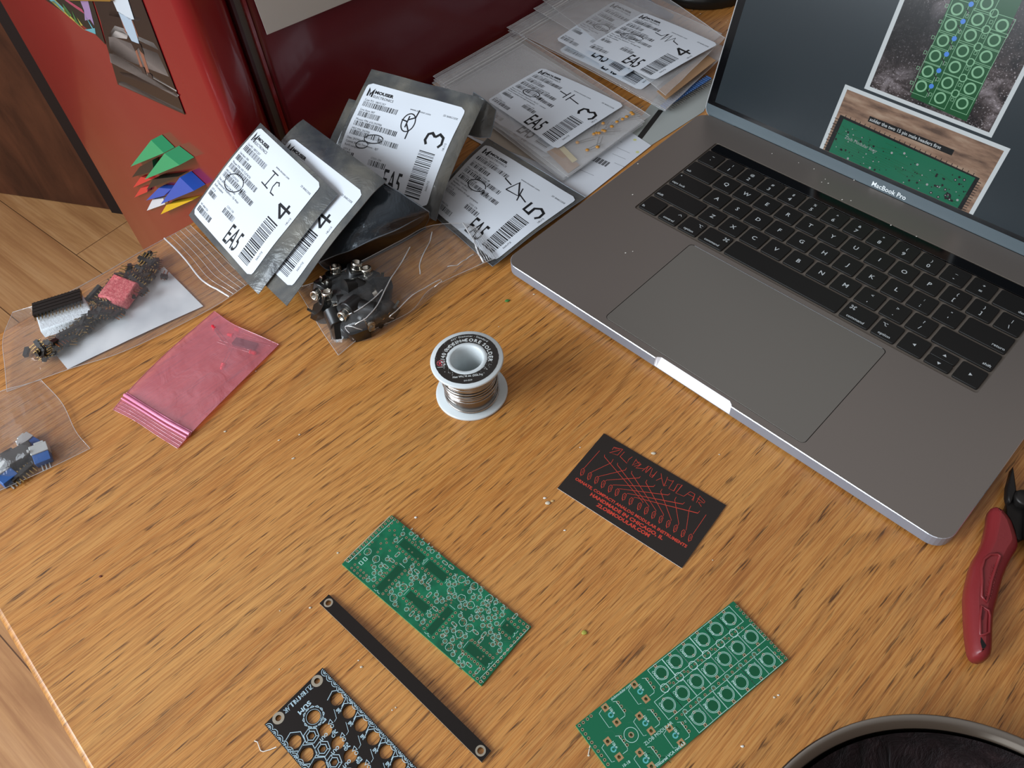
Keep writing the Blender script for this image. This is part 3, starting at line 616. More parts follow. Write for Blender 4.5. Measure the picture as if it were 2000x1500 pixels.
dip((690, 665), (845, 800), (615, 745), (770, 880), 7); dip((963, 798), (785, 990), (1040, 862), (860, 1062), 8); dip((1468, 912), (1550, 980), (1397, 998), (1478, 1068), 4); dip((1175, 1085), (1345, 1228), (1100, 1178), (1268, 1318), 8)
B.row((520, 90), (160, 437), 15, .85, True); B.row((1625, 975), (1245, 1422), 15, .85, True)
for p in [(545, 105), (520, 132), (495, 157), (570, 122), (1563, 930), (1593, 952), (1160, 1345), (1190, 1370), (1218, 1397)]: B.pad(*p)
B.line([(505, 75), (135, 440), (168, 452), (540, 105)]); B.line([(1640, 985), (1240, 1395), (1268, 1430)])
RN = [(612,220),(680,218),(555,272),(772,298),(820,338),(850,362),(900,402),(630,440),(688,487),(378,492),(485,425),(432,482),(377,540),(427,540),(330,595),(375,592),(673,533),(720,575),(680,580),(785,575),(765,612),(572,635),(680,628),(518,690),(590,710),(820,662),(885,713),(887,770),(932,768),(548,792),(642,833),(730,908),(828,882),(775,938),(1030,575),(985,630),(1035,630),(985,740),(1035,730),(1140,612),(1155,690),(1185,735),(1245,680),(1240,735),(1265,785),(1368,777),(1305,800),(1425,827),(1360,832),(1250,838),(1215,848),(1310,855),(1080,885),(1075,812),(1120,795),(1165,910),(1215,895),(1260,912),(1310,905),(1360,900),(1420,878),(1262,965),(1320,965),(1375,950),(968,1012),(1025,1008),(935,1050),(1015,1082),(955,1093),(1120,1055),(1075,1132),(1020,1200),(1065,1258),(1100,1288),(1325,1020),(1390,1055),(1345,1065),(1405,1118),(1345,1120),(1400,1170)]
rr = random.Random(11)
for x, y in RN:
    u, v = B.q(x, y); B.mb.ring(u, v, 1.12, 1.32, SILK, B.fr, .06, 16); B.pad(x, y, .62, .36)
    a = rr.choice([0, pi / 2, pi, -pi / 2, pi / 4]); c, s_ = cos(a) * 2.2, sin(a) * 2.2
    B.pad(u + c, v + s_, .62, .36, raw=True); B.mb.disc(u + c * .52, v + s_ * .52, .2, SILK, B.fr, .065, 6)
    B.mb.text(rr.choice(['R', 'C', 'D', 'R']) + str(rr.randint(1, 79)), u - 1.6, v + 1.45, .95, SILK, B.fr, .06, rr.choice([0, 0, pi / 2]), bold=.02)
for x, y in [(617, 655), (535, 740), (325, 365), (395, 425), (1090, 590), (1195, 645), (1005, 680), (1090, 742), (1315, 745), (1165, 800), (1100, 940), (1155, 985), (1070, 1035), (990, 1140)]:
    u, v = B.q(x, y); a = rr.uniform(0, 6.28); P = [(u + 2.25 * cos(a + t), v + 2.25 * sin(a + t)) for t in [(-1.0 + .2 * k) * 2.6 for k in range(11)]]; B.mb.stroke(P, .2, SILK, B.fr, .06, True)
    for k in (-1, 0, 1): B.pad(u + 1.25 * cos(a + k * 1.3), v + 1.25 * sin(a + k * 1.3), .55, .33, raw=True)
for x, y in [(568, 388), (523, 435), (472, 485), (725, 525), (825, 605), (825, 715), (875, 830), (685, 870), (1030, 955), (1205, 1020), (1270, 1040), (1245, 1085), (1150, 1285), (1220, 1335), (1085, 1215), (1005, 490), (955, 455), (715, 250), (1525, 890)]:
    u, v = B.q(x, y); a = rr.choice([0, pi / 2]); c, s_ = cos(a), sin(a); R_ = rrect(-1.9, -.8, 1.9, .8, .78, 3); B.mb.stroke([(u + c * p - s_ * w_, v + s_ * p + c * w_) for p, w_ in R_], .18, SILK, B.fr, .06, True)
    for k in (-1, 1): B.pad(u + c * k * 1.15, v + s_ * k * 1.15, .58, .34, raw=True)
for p in [(618,162),(503,192),(545,192),(545,230),(410,237),(475,262),(480,292),(433,298),(432,342),(505,357),(363,287),(338,308),(408,368),(222,470),(245,492),(268,515),(293,535),(317,557),(195,497),(217,518),(242,540),(265,562),(290,580),(230,418),(262,387)]: B.pad(*p, .7, .38)
for k in range(150):      # filler vias between the named parts
    B.pad(rr.uniform(22, L1 - 3), rr.uniform(2.5, W1 - 2.5), .5, .3, raw=True) if k < 60 else None
for (x, y) in [(305, 425), (272, 457)]: B.mb.stroke([(lambda p: (p[0] + a, p[1] + b_))(B.q(x, y)) for a, b_ in ((-1.2, -.8), (1.2, -.8), (1.2, .8), (-1.2, .8))], .3, SILK, B.fr, .06, True)
for k in range(26):
    u, v = rr.uniform(4, L1 - 14), rr.uniform(3, W1 - 3); B.mb.stroke([(u, v), (u + rr.uniform(3, 10), v), (u + rr.uniform(9, 13), v + rr.uniform(-3, 3))], .25, TRC, B.fr, .02)
b1 = B.finish([(0, 0), (L1, 0), (L1, W1), (0, W1)], 'circuit_board', GPCB, EDG); tag(b1, 'green circuit board densely covered with tiny white part outlines, beside the blanking strip', 'circuit board')
# ---- jack and knob board
B = Board((1432.4, 1173.8), (1124, 1416.5), 1.6, .23, (1100, 1160)); B.fr = Fr(B.fr.O, B.fr.X, -B.fr.N.cross(B.fr.X)) if False else B.fr
e = PX(1540.5, 1286.5, 1.6); ey = e - B.fr.O; W2 = ey.length
# board frame: x along the long edge, y across; keep the normal up
B.fr = Fr(PX(1124, 1416.5, 1.6), PX(1432.4, 1173.8, 1.6) - PX(1124, 1416.5, 1.6), (0, 0, 1)); B.fr.N = Vector((0, 0, 1)); B.fr.Y = B.fr.N.cross(B.fr.X)
L2 = (PX(1432.4, 1173.8, 1.6) - PX(1124, 1416.5, 1.6)).length
OUT = [(1412, 210), (1300, 298), (1187, 388), (1070, 482), (955, 575), (833, 670)]; CV = [(1597, 365), (1483, 457), (1368, 550), (1252, 645), (1133, 742), (1012, 840), (893, 940)]; IN = [(1740, 560), (1625, 655), (1510, 750), (1392, 850), (1270, 948), (1150, 1050)]
def jack2(x, y, kind, lab):
    u, v = B.q(x, y); B.mb.ring(u, v, 2.95, 3.15, SILK, B.fr, .06, 28); B.mb.ring(u, v, 3.55, 3.78, SILK, B.fr, .06, 28); B.mb.disc(u, v, 2.5, GPCB2, B.fr, .03, 24)
    fl_ = 1 if kind == 'o' else -1
    for s_ in ((1,) if kind == 'o' else (1,)): B.mb.stroke([(u - 4.9, v - 5.6), (u + 4.9, v - 5.6), (u + 4.9, v + 5.3), (u - 4.9, v + 5.3)], .24, SILK, B.fr, .06, True)
    if kind == 'o': B.pad(x - 52, y - 60, .85, .42, True); B.pad(x + 38, y + 40, .8, .45)
    else: B.pad(x - 40, y - 46, .8, .45); B.pad(x + 57, y + 63, .85, .42, True)
    B.mb.text(lab, u - 3.9, v + 3.4, 1.9, SILK, B.fr, .065, -pi / 2 + .0, 'LEFT', .01)
GPCB2 = mat('green_mask_deep2', '#0c5434', .4, spec=.35)
for i, p in enumerate(OUT): jack2(*p, 'o', 'OUT%d' % (6 - i))
for i, p in enumerate(CV): jack2(*p, 'c', 'CV%d' % (7 - i) if i else 'CV')
for i, p in enumerate(IN): jack2(*p, 'c', 'IN%d' % (6 - i))
for x, y in [(1447, 333), (1333, 423), (1217, 515), (1103, 608), (985, 705), (863, 800)]:
    u, v = B.q(x, y); B.mb.ring(u, v, 2.05, 2.35, mat('bright_silkscreen', '#cfe9e4', .5), B.fr, .07, 24); B.pad(x - 14, y + 10, .6, .35); B.pad(x + 14, y - 12, .6, .35); B.pad(x + 42, y - 45, .7, .4); B.pad(x + 74, y - 45, .7, .4)
for x, y in [(1622, 513), (1507, 607), (1392, 703), (1277, 800), (1155, 897), (1035, 1000)]:
    u, v = B.q(x, y); B.mb.ring(u, v, 1.05, 1.25, SILK, B.fr, .06, 16); B.pad(x, y, .6, .36); B.pad(x - 28, y + 24, .6, .36); B.pad(x - 72, y + 57, .75, .4); B.mb.text('R' + str(int(x / 200)), u - 3.6, v - 3, 1.2, SILK, B.fr, .06, -pi / 2)
    B.pad(x + 40, y - 36, .75, .4)
BIGP = mat('gold_pad', '#b9946a', .4, .4)
for (cx, cy), p1, p2 in zip([(653, 830), (405, 1028), (697, 1098), (427, 1320), (700, 1413), (952, 1203)], [(605, 770), (358, 965), (648, 1037), (378, 1252), (650, 1347), (902, 1138)], [(703, 892), (455, 1090), (747, 1163), (475, 1385), (750, 1465), (1003, 1267)]):
    u, v = B.q(cx, cy); B.mb.ring(u, v, .75, 1.5, mat('pale_teal_ring', '#5cb2b0', .5), B.fr, .06, 20); B.pad(*p1, 1.75, .95, True, m=BIGP); B.pad(*p2, 1.75, .95, True, m=BIGP)
    for dx, dy in ((60, -105), (87, -73), (115, -37)): B.pad(cx + dx, cy + dy, .85, .5)
    B.mb.text('10kB', u + 1.2, v + 3.6, 2.1, SILK, B.fr, .06, -pi / 2 - .1, 'LEFT', .01)
    B.line([(cx - 100, cy - 12), (cx - 78, cy - 45)], .2); B.line([(cx - 100, cy - 12), (cx - 15, cy + 108), (cx + 10, cy + 100)], .2); B.line([(cx + 15, cy - 112), (cx + 45, cy - 115), (cx + 120, cy - 10), (cx + 118, cy + 10), (cx + 80, cy + 38)], .2)
u, v = B.q(577, 1197); B.mb.ring(u, v, 3.5, 3.75, SILK, B.fr, .06, 30); B.pad(577, 1197, 1.5, .9)
B.row((1475, 107), (1888, 545), 15, .8); B.row((137, 1117), (380, 1447), 10, .8)
for p in [(1795, 503), (1828, 537), (1857, 570), (170, 1092), (205, 1063), (237, 1037)]: B.pad(*p)
a0 = atan2(B.q(410, 900)[1] - B.q(565, 785)[1], B.q(410, 900)[0] - B.q(565, 785)[0])
def along(t, p, p2, size, bold=.01, flip=False):
    A, C = B.q(*p), B.q(*p2); B.mb.text(t, A[0], A[1], size, SILK, B.fr, .06, atan2(C[1] - A[1], C[0] - A[0]), 'LEFT', bold)
along('zlobmodular.com', (412, 908), (575, 780), 1.9); along('Vnicursal VCA rev5.4.3', (795, 1475), (1000, 1305), 2.0, .02); along('ZLOB MODULAR', (700, 1290), (860, 1160), 2.4, .0); along('10-18', (510, 1478), (575, 1430), 2.0)
rr = random.Random(3)
for k in range(40):
    x, y = rr.uniform(180, 900), rr.uniform(900, 1400); B.line([(x, y), (x + 60, y - 10), (x + 120, y + 40)], .22, TRC, .02)
o = B.finish([(0, 0), (L2, 0), (L2, -W2), (0, -W2)][::-1], 'circuit_board', mat('green_solder_mask2', '#136746', .42, spec=.35), EDG)
tag(o, 'green circuit board printed with rows of large white circles, near the steel bowl', 'circuit board')
# ---- black front panel
PBL = mat('black_panel', '#1b1410', .5, spec=.3); WSI = mat('panel_print', '#b7d2dd', .5); TIN = mat('tinned_ring', '#b3aa98', .35, .7); PED = mat('fibreglass_edge', '#3b3224', .6)
B = Board((630, 1303.8), (516.3, 1415), 1.6, .25, (480, 1150)); WP = (PX(630, 1303.8, 1.6) - PX(516.3, 1415, 1.6)).length; A_ = PX(630, 1303.8, 1.6); xe = PX(516.3, 1415, 1.6) - A_
B.fr = Fr(A_, xe, (0, 0, 1)); B.fr.N = Vector((0, 0, 1)); B.fr.Y = B.fr.N.cross(B.fr.X)      # x across the panel, y down its length
sy = 1 if B.q(900, 1060)[1] > 0 else -1; LPn = 128.5
G = lambda x, y: B.q(x, y)
def hole(u, v, r): B.holes.append((u, v, r))
jc = [G(712, 860), G(1195, 1380)]; st = ((jc[1][0] - jc[0][0]) / 5, (jc[1][1] - jc[0][1]) / 5)
c1 = [G(622, 1103), G(915, 1410)]; c2 = [G(382, 1195), G(570, 1395)]; c3 = [G(512, 1148), G(690, 1355)]
s2 = ((c1[1][0] - c1[0][0]) / 3, (c1[1][1] - c1[0][1]) / 3); s3 = ((c2[1][0] - c2[0][0]) / 2, (c2[1][1] - c2[0][1]) / 2); s4 = ((c3[1][0] - c3[0][0]) / 2, (c3[1][1] - c3[0][1]) / 2)
hexa = lambda u, v, r, a=0: [(u + r * cos(a + k * pi / 3), v + r * sin(a + k * pi / 3)) for k in range(6)]
ST = lambda P, w=.32, c=False: B.mb.stroke(P, w, WSI, B.fr, .05, c)
px_ = st[1] / abs(st[1])
for k in range(8):
    u, v = jc[0][0] + st[0] * k, jc[0][1] + st[1] * k
    if abs(v) > LPn - 12: break
    hole(u, v, 3.55); H = hexa(u, v, 5.1, .35); ST([H[1], H[2], H[3], H[4], H[5]], .35); 
    B.mb.text('IN', u + 4.2, v + sy * 5.4, 2.6, WSI, B.fr, .05, pi / 2 if sy > 0 else -pi / 2, 'CENTER', .03); ST([(u + 4.5, v + sy * 3), (u + 6.5, v + sy * 7.5), (u + 8.4, v + sy * 8)], .25)
    hu, hv = u + 10.2, v + sy * 6.6; ST([(hu - 1, hv - 1.2), (hu + 1.2, hv), (hu - 1, hv + 1.2)], .3, True); B.mb.text(['VI', 'V', 'IV', 'III', 'II', 'I', '', ''][k], u + 13, v + sy * 2.6, 3.6, WSI, B.fr, .05, pi / 2 if sy > 0 else -pi / 2, 'CENTER', .03)
    ST(hexa(hu + .4, hv + sy * 2.2, .9), .3, True)
u, v = G(530, 1000); hole(u, v, 3.5)
for a in (0, pi / 6): ST(hexa(u, v, 5.8, a), .32, True)
B.mb.ring(u, v, 3.8, 4.0, WSI, B.fr, .05, 28); tu, tv = G(494, 872); tu2, tv2 = G(396, 972); B.mb.text('SUM', tu, tv, 3.3, WSI, B.fr, .05, atan2(tv2 - tv, tu2 - tu), 'LEFT', .03, 1.25)
for k in range(8):
    u, v = c1[0][0] + s2[0] * k, c1[0][1] + s2[1] * k
    if abs(v) > LPn - 10: break
    hole(u, v, 3.5); mu, mv = u + s2[0] * .5, v + s2[1] * .5
    for d in (-1, 1): B.mb.ring(mu - 1.5 + d * .6, mv + d * .55 * sy, .62, .95, WSI, B.fr, .05, 14)
for k in range(8):
    u, v = c2[0][0] + s3[0] * k, c2[0][1] + s3[1] * k
    if abs(v) > LPn - 10: break
    hole(u, v, 3.55); H = hexa(u, v, 5.4, .3); ST(H, .35, True); ST([H[0], (H[0][0] - 2, H[0][1])], .3)
for k in range(8):
    u, v = c3[0][0] + s4[0] * k, c3[0][1] + s4[1] * k
    if abs(v) > LPn - 10: break
    hole(u, v, 1.5); ST(hexa(u, v, 2.5, .2), .35, True); H = hexa(u, v, 4.1, .2); ST(H, .35, True)
    for q_ in (0, 2, 4): ST([H[q_], hexa(u, v, 2.5, .2)[q_]], .3)
    B.mb.text('OUT', u - 3.8, v + sy * 4.6, 2.4, WSI, B.fr, .05, 0 if sy > 0 else pi, 'CENTER', .03)
for p in ((557, 720), (255, 1010)):
    u, v = G(*p); hole(u, v, 1.6); B.mb.ring(u, v, 1.6, 3.2, TIN, B.fr, .06, 28)
for p in ((557, 720), (255, 1010)):
    u, v = G(*p); v = sy * (LPn - abs(v)); hole(u, v, 1.6); B.mb.ring(u, v, 1.6, 3.2, TIN, B.fr, .06, 28)
# scalloped border: little shells along both long edges
for edge, dr_ in ((.35, 1), (WP - .35, -1)):
    k = 0; v = 1.5
    while v < LPn - 4:
        cv = sy * (v + 1.6)
        for r_ in (1.25, 2.3): ST([(edge + dr_ * r_ * 1.0 * sin(t * pi / 8), cv + r_ * cos(t * pi / 8)) for t in range(9)], .3)
        for a in (-.6, 0, .6): ST([(edge, cv), (edge + dr_ * 1.2 * cos(a), cv + 1.2 * sin(a))], .22)
        v += 4.35; k += 1
# stylised maker's lettering along the short edge, drawn with strokes
A, C = G(515, 760), G(300, 965); dx, dy = C[0] - A[0], C[1] - A[1]; Ln = hypot(dx, dy); ex, ey_ = (dx / Ln, dy / Ln)
GL = {'Z': [[(0, 1), (1, 1), (0, 0), (1, 0)]], 'L': [[(0, 1), (0, 0), (1, 0)]], 'O': [[(0, 0), (0, 1), (1, .8), (1, 0)]], 'B': [[(0, 0), (0, 1), (.9, .75), (.3, .5), (1, .2), (0, 0)]], 'M': [[(0, 0), (0, 1), (.5, .5), (1, 1), (1, 0)]], 'D': [[(0, 1), (.7, 0), (1, 0), (.8, 1), (.2, .5)]], 'U': [[(0, 1), (0, 0), (1, 0), (1, 1)]], 'A': [[(0, 0), (.5, 1), (1, 0)], [(.3, .45), (.8, .45)]], 'R': [[(0, 0), (0, 1), (1, .9), (.2, .5), (1, 0)]]}
perp = (-ey_, ex)
sgn = 1
for i, ch in enumerate('ZLOBMODULAR'):
    for pl in GL[ch]: ST([(A[0] + ex * (i + .8 * a) * Ln / 11 + sgn * perp[0] * (b_ * 2.6 - 1.3), A[1] + ey_ * (i + .8 * a) * Ln / 11 + sgn * perp[1] * (b_ * 2.6 - 1.3)) for a, b_ in pl], .3)
o = B.finish([(0, 0), (WP, 0), (WP, sy * LPn), (0, sy * LPn)], 'front_panel', PBL, PED); tag(o, 'black synthesizer faceplate with pale blue scallops and round holes, cut off by the bottom edge', 'faceplate')
# ---- blank strip, slightly bowed
S0_, S1_ = PX(633, 1169.5, 1.6), PX(950, 1477.5, 1.6); SF = Fr(S0_, S1_ - S0_, (0, 0, 1)); SF.N = Vector((0, 0, 1)); SF.Y = SF.N.cross(SF.X); LS = (S1_ - S0_).length
b = MB(); bow = lambda u: 3.4 * sin(pi * min(max(u / LS, 0), 1)); hw = 3.55; hx = [4.0, LS - 4.0]
def SB(u, v, w=0.0): return SF(u, v, w - 1.6 + bow(u) + .05)
segs = 40; us = [LS * i / segs for i in range(segs + 1)]
for (zz, m, fl2) in ((1.6, PBL, False), (0, PBL, True)):
    out = [(u, -hw) for u in us] + [(u, hw) for u in us[::-1]]; b.flat(out, zz, m, SB, [circ(x, 0, 1.7, 20) for x in hx], flip=fl2)
out = [(u, -hw) for u in us] + [(u, hw) for u in us[::-1]]; n = len(out)
b.add([SB(x, y, 0) for x, y in out] + [SB(x, y, 1.6) for x, y in out], [(i, (i + 1) % n, n + (i + 1) % n, n + i) for i in range(n)], mat('pale_board_edge', '#a59c8c', .6))
for x in hx:
    b.ring(x, 0, 1.7, 2.7, TIN, SB, 1.66, 24); C_ = circ(x, 0, 1.7, 20); b.add([SB(p[0], p[1], 0) for p in C_] + [SB(p[0], p[1], 1.6) for p in C_], [(i, (i + 1) % 20, 20 + (i + 1) % 20, 20 + i) for i in range(20)][::1], TIN)
o = b.build('blanking_strip'); tag(o, 'long narrow black blanking strip with a ringed hole at each end, between board and faceplate', 'strip')
# ---- business card
CF = Fr(PX(1088.5, 953.9, .5), PX(1333.4, 1111.3, .5) - PX(1088.5, 953.9, .5), (0, 0, 1)); CF.N = Vector((0, 0, 1)); CF.Y = CF.N.cross(CF.X)
b = MB(); CBK = mat('card_black', '#241d19', .5); CRD = mat('card_red', '#c8402f', .5); CWH = mat('card_core_white', '#e6e2da', .6)
lift = lambda u, v: .35 + .9 * (v / 50.8) * (1 - v / 50.8)
CG = lambda u, v, w=0.0: CF(u, v, w + lift(u, v) - .45)
Wc, Hc = 88.9, 50.8
for zz, fl2 in ((.4, False), (0, True)): b.grid(lambda a, c: CG(a * Wc, c * Hc, zz), 12, 8, CBK if zz else CWH, flip=fl2)
eb = [(Wc * i / 12, 0) for i in range(13)] + [(Wc, Hc * i / 8) for i in range(1, 9)] + [(Wc - Wc * i / 12, Hc) for i in range(1, 13)] + [(0, Hc - Hc * i / 8) for i in range(1, 8)]
n = len(eb); b.add([CG(x, y, 0) for x, y in eb] + [CG(x, y, .4) for x, y in eb], [(i, (i + 1) % n, n + (i + 1) % n, n + i) for i in range(n)], CWH)
cz = lambda x, y: (lambda P: CF.inv(P))(ON(1060 + x * .1967, 830 + y * .1967, CF.O, CF.X, CF.Y))
CS = lambda P, w=.28, cl=False: b.stroke([cz(*p) for p in P], w, CRD, CG, .46, cl)
for P in [[(690, 252), (706, 226), (794, 246), (742, 304), (663, 280), (768, 252), (712, 238)], [(812, 270), (768, 318), (835, 385), (855, 345), (890, 320)], [(930, 342), (888, 405), (960, 372), (975, 395), (925, 430), (1010, 440)], [(925, 350), (965, 400), (905, 415)], [(985, 462), (1048, 412), (1078, 425), (1020, 480)],
          [(1048, 415), (1018, 470)], [(1090, 435), (1060, 510), (1085, 525), (1135, 465)], [(1075, 500), (1110, 505)], [(1175, 485), (1180, 530), (1125, 555)], [(1180, 530), (1200, 610), (1225, 560)], [(1225, 560), (1240, 520), (1205, 612), (1230, 605)], [(1240, 545), (1275, 560), (1300, 560)], [(1300, 555), (1250, 635), (1300, 660), (1340, 590)], [(1340, 590), (1385, 600), (1320, 680), (1400, 712)], [(1400, 712), (1465, 665), (1510, 690), (1490, 760)], [(1440, 690), (1500, 720), (1480, 750)], [(1525, 775), (1560, 710), (1610, 765), (1600, 780)], [(1535, 730), (1600, 780), (1545, 770)], [(1545, 770), (1575, 815)]]: CS(P)
# patch-lead diagram
A_pts = [[(565, 260), (410, 435)], [(615, 300), (612, 320), (1000, 775), (985, 780)], [(700, 345), (680, 380), (490, 470), (478, 482)], [(745, 380), (740, 400), (1055, 812), (1050, 825)], [(832, 430), (820, 452), (560, 515), (548, 525)], [(885, 462), (880, 485), (1125, 855), (1118, 870)], [(970, 515), (958, 530), (635, 552), (620, 565)], [(1035, 550), (1022, 575), (1200, 895), (1195, 912)], [(1115, 600), (1100, 616), (700, 600), (688, 610)],
         [(1185, 640), (1170, 665), (1275, 945), (1270, 960)], [(1262, 685), (1245, 700), (760, 638), (748, 650)], [(1325, 720), (1310, 748), (1350, 985), (1340, 1005)], [(1408, 772), (1390, 790), (840, 684), (830, 695)], [(1470, 808), (1452, 845), (1425, 1040), (1418, 1052)], [(1558, 858), (1540, 880), (910, 722), (900, 735)], [(1622, 895), (1490, 1090)]]
for P in A_pts: CS(P, .26)
for x, y in [(395, 470), (465, 512), (535, 550), (600, 592), (670, 635), (738, 672), (808, 717), (876, 760), (960, 812), (1028, 855), (1100, 897), (1172, 942), (1245, 987), (1318, 1032), (1393, 1080), (1465, 1123)]:
    CS([(x - 20, y + 25), (x - 12, y - 22), (x + 8, y - 36), (x + 22, y - 15), (x + 5, y + 28), (x - 8, y + 32)], .26, True); CS([(x - 2, y + 14), (x + 8, y - 18)], .22); CS([(x - 14, y + 22), (x - 18, y + 42)], .3)
def ctext(t, p, p2, bold=.02, hs=1.0):
    A, C = cz(*p), cz(*p2); L_ = hypot(C[0] - A[0], C[1] - A[1]); V, F = text2d(t, 1, bold); w_ = max(v[0] for v in V)
    a = atan2(C[1] - A[1], C[0] - A[0]); sz = hs; b.text(t, A[0], A[1], sz, CRD, CG, .46, a, 'LEFT', bold, L_ / w_ / sz)
ctext('ORNATE, COMPACT! ANALOG MODULAR INSTRUMENTS', (318, 545), (1422, 1225), .035, 2.7); ctext('HANDMADE IN CHICAGO, IL', (465, 700), (1185, 1145), .04, 3.2); ctext('ZLOBMODULAR.COM', (530, 805), (1050, 1118), .04, 3.2)
o = b.build('business_card'); tag(o, 'black business card with red line drawing and red lettering, lying below the laptop', 'business card')
# ================================================================ solder spool
SX0, SY0 = PX(922, 765.5, 0).x, PX(922, 765.5, 0).y
sp0 = thing('solder_spool', 'small spool of silvery solder wire with white flanges and a scratched black label on top', 'spool', (SX0, SY0, 0))
SPF = Fr((0, 0, 0), (1, 0, 0), (0, 1, 0)); PLW = mat('white_plastic', '#d3dadb', .38, coat=.2); 
b_ = PLW.node_tree.nodes['Principled BSDF']; b_.inputs['Subsurface Weight'].default_value = .25; b_.inputs['Subsurface Radius'].default_value = (.004, .004, .004); b_.inputs['Subsurface Scale'].default_value = 1
HS, RF = 45.0, 25.4
t_, b2_ = PX(911.5, 700, HS), PX(922, 765.5, 0)
lean = Vector((t_.x - b2_.x, t_.y - b2_.y, 0)); 
RB = 24.6; RT = (PX(983, 700, HS) - PX(840, 700, HS)).length / 2
b = MB(); b.lathe([(10, 0), (RB - .6, 0), (RB, .5), (RB, 1.5), (RB - .6, 2.1), (14, 2.3), (13, 3)], PLW, SPF, n=72); b.build('bottom_flange', sp0, world=False)
TC = (lean.x, lean.y)
b = MB(); b.lathe([(RT - 5.2, HS - 2.2), (RT - .6, HS - 2.1), (RT, HS - 1.5), (RT, HS - .5), (RT - .6, HS), (13.0, HS), (12.6, HS + .3), (11.0, HS + .3), (10.4, HS), (9.6, HS - 20), (9.4, 2)], PLW, SPF, TC[0], TC[1], 72)
b.lathe([(RT - 5.2, HS - 2.2), (10.5, HS - 2.4), (10.5, HS - 10)], PLW, SPF, TC[0], TC[1], 72); b.build('top_flange', sp0, world=False)
b = MB(); b.lathe([(9.4, .3), (0, .3)], mat('inside_grey', '#8d8a83', .6), SPF, TC[0] * .4, TC[1] * .4, 32); b.build('core_floor', sp0, world=False)
SOL = mat('solder_wire', '#b9b6b2', .22, 1.0)
b = MB(); P = []; layers = 34; rw = .62
for i in range(layers * 40 + 1):
    a = 2 * pi * i / 40; f_ = i / (layers * 40); zz = 3.2 + f_ * (HS - 7); wob = 1.0 if int(i / 40) % 7 in (2, 5) else 0.0
    P.append(SPF(TC[0] * zz / HS + (17.0 + .25 * sin(i * .21) + wob * .7) * cos(a), TC[1] * zz / HS + (17.0 + .25 * sin(i * .21) + wob * .7) * sin(a), zz))
b.tube(P, rw, SOL, 6); b.build('wire_winding', sp0, world=False)
b = MB()
b.lathe([(16.6, 2.6), (16.6, HS - 3)], mat('solder_underlayer', '#8c8884', .35, 1.0), SPF, TC[0] * .5, TC[1] * .5, 48)
for k, (z0, tl) in enumerate([(8, .12), (20, -.10), (33, .08), (36, -.06)]):
    b.tube([SPF(TC[0] * .5 + 18.1 * cos(a), TC[1] * .5 + 18.1 * sin(a), z0 + 14 * tl * sin(a + k)) for a in [2 * pi * i / 60 for i in range(60)]], .6, SOL, 6, True)
b.build('loose_wire', sp0, world=False)
b = MB(); LBK = mat('spool_label_black', '#2b2724', .45); LW = mat('label_white_print', '#cfd3d1', .6); LRD = mat('label_red_print', '#c64352', .6)
c_ = mapping(LBK); w_ = ramp(LBK, tnoise(LBK, c_, 900, 4, .7), [(.60, 0.0), (.64, 1.0)]); w2_ = ramp(LBK, tnoise(LBK, c_, 70, 2, .5), [(.54, 0.0), (.66, .8)])
lk(LBK, mixc(LBK, mth(LBK, 'MULTIPLY', w_, w2_), '#2b2724', '#c9cbc8'), LBK.node_tree.nodes['Principled BSDF'].inputs['Base Color'])
zl = HS + .12; rr = random.Random(8); n = 90; V = []
for i in range(n):
    a = 2 * pi * i / n; V += [SPF(TC[0] + (13.1 + rr.uniform(-.15, .5)) * cos(a), TC[1] + (13.1) * sin(a), zl), SPF(TC[0] + (RT - 3.0 + rr.uniform(-.12, .12)) * cos(a), TC[1] + (RT - 3.0 + rr.uniform(-.12, .12)) * sin(a), zl)]
b.add(V, [(2 * i, 2 * i + 1, 2 * ((i + 1) % n) + 1, 2 * ((i + 1) % n)) for i in range(n)], LBK)
def arc_text(t, rad, amid, size, m, bold=.02, span=None, below=False):
    ws = []
    for ch in t:
        V, F = text2d(ch, size, bold) if ch != ' ' else ([], []); ws.append((max(v[0] for v in V) + size * .1) if V else size * .35)
    tot = sum(ws); a = amid + (tot / rad) / 2
    for ch, w in zip(t, ws):
        am = a - (w / 2) / rad
        if ch != ' ': b.text(ch, TC[0] + rad * cos(am), TC[1] + rad * sin(am), size, m, SPF, zl + .06, am - pi / 2, 'CENTER', bold)
        a -= w / rad
arc_text('60/40 ROSIN CORE SOLDER', .60 * RT, pi / 2 - .02, .155 * RT, LW, .03); arc_text('.032" Diameter · Standard', RT * .765, pi / 2 - .15, RT * .088, LW, .01); arc_text('ROSIN CORE', 14.4, pi / 2 + .5, 2.4, LW, .04)
b.text('Net Wt.: 8 oz. (226.7g)', TC[0], TC[1] - RT * .64, 2.0, LW, SPF, zl + .06, 0, 'CENTER', .03); b.text('64-009', TC[0], TC[1] - RT * .79, 1.9, LW, SPF, zl + .06, 0, 'CENTER')
b.ring(TC[0] - RT * .715, TC[1] - 1.8, 2.0, 2.4, LRD, SPF, zl + .06, 24); b.text('R', TC[0] - RT * .715, TC[1] - 3.0, 3.2, LRD, SPF, zl + .07, 0, 'CENTER', .04); b.text('RadioShack', TC[0] - RT * .70, TC[1] - 5.4, 1.0, LW, SPF, zl + .07, 0, 'CENTER', .02)
for k in range(60):
    a = rr.choice([rr.gauss(2.0, .5), rr.gauss(-.35, .35), rr.gauss(3.8, .4)]); r_ = rr.uniform(13.4, 17); b.disc(TC[0] + r_ * cos(a), TC[1] + r_ * sin(a), rr.uniform(.08, .3), LW, SPF, zl + .08, 5)
b.build('printed_label', sp0, world=False)
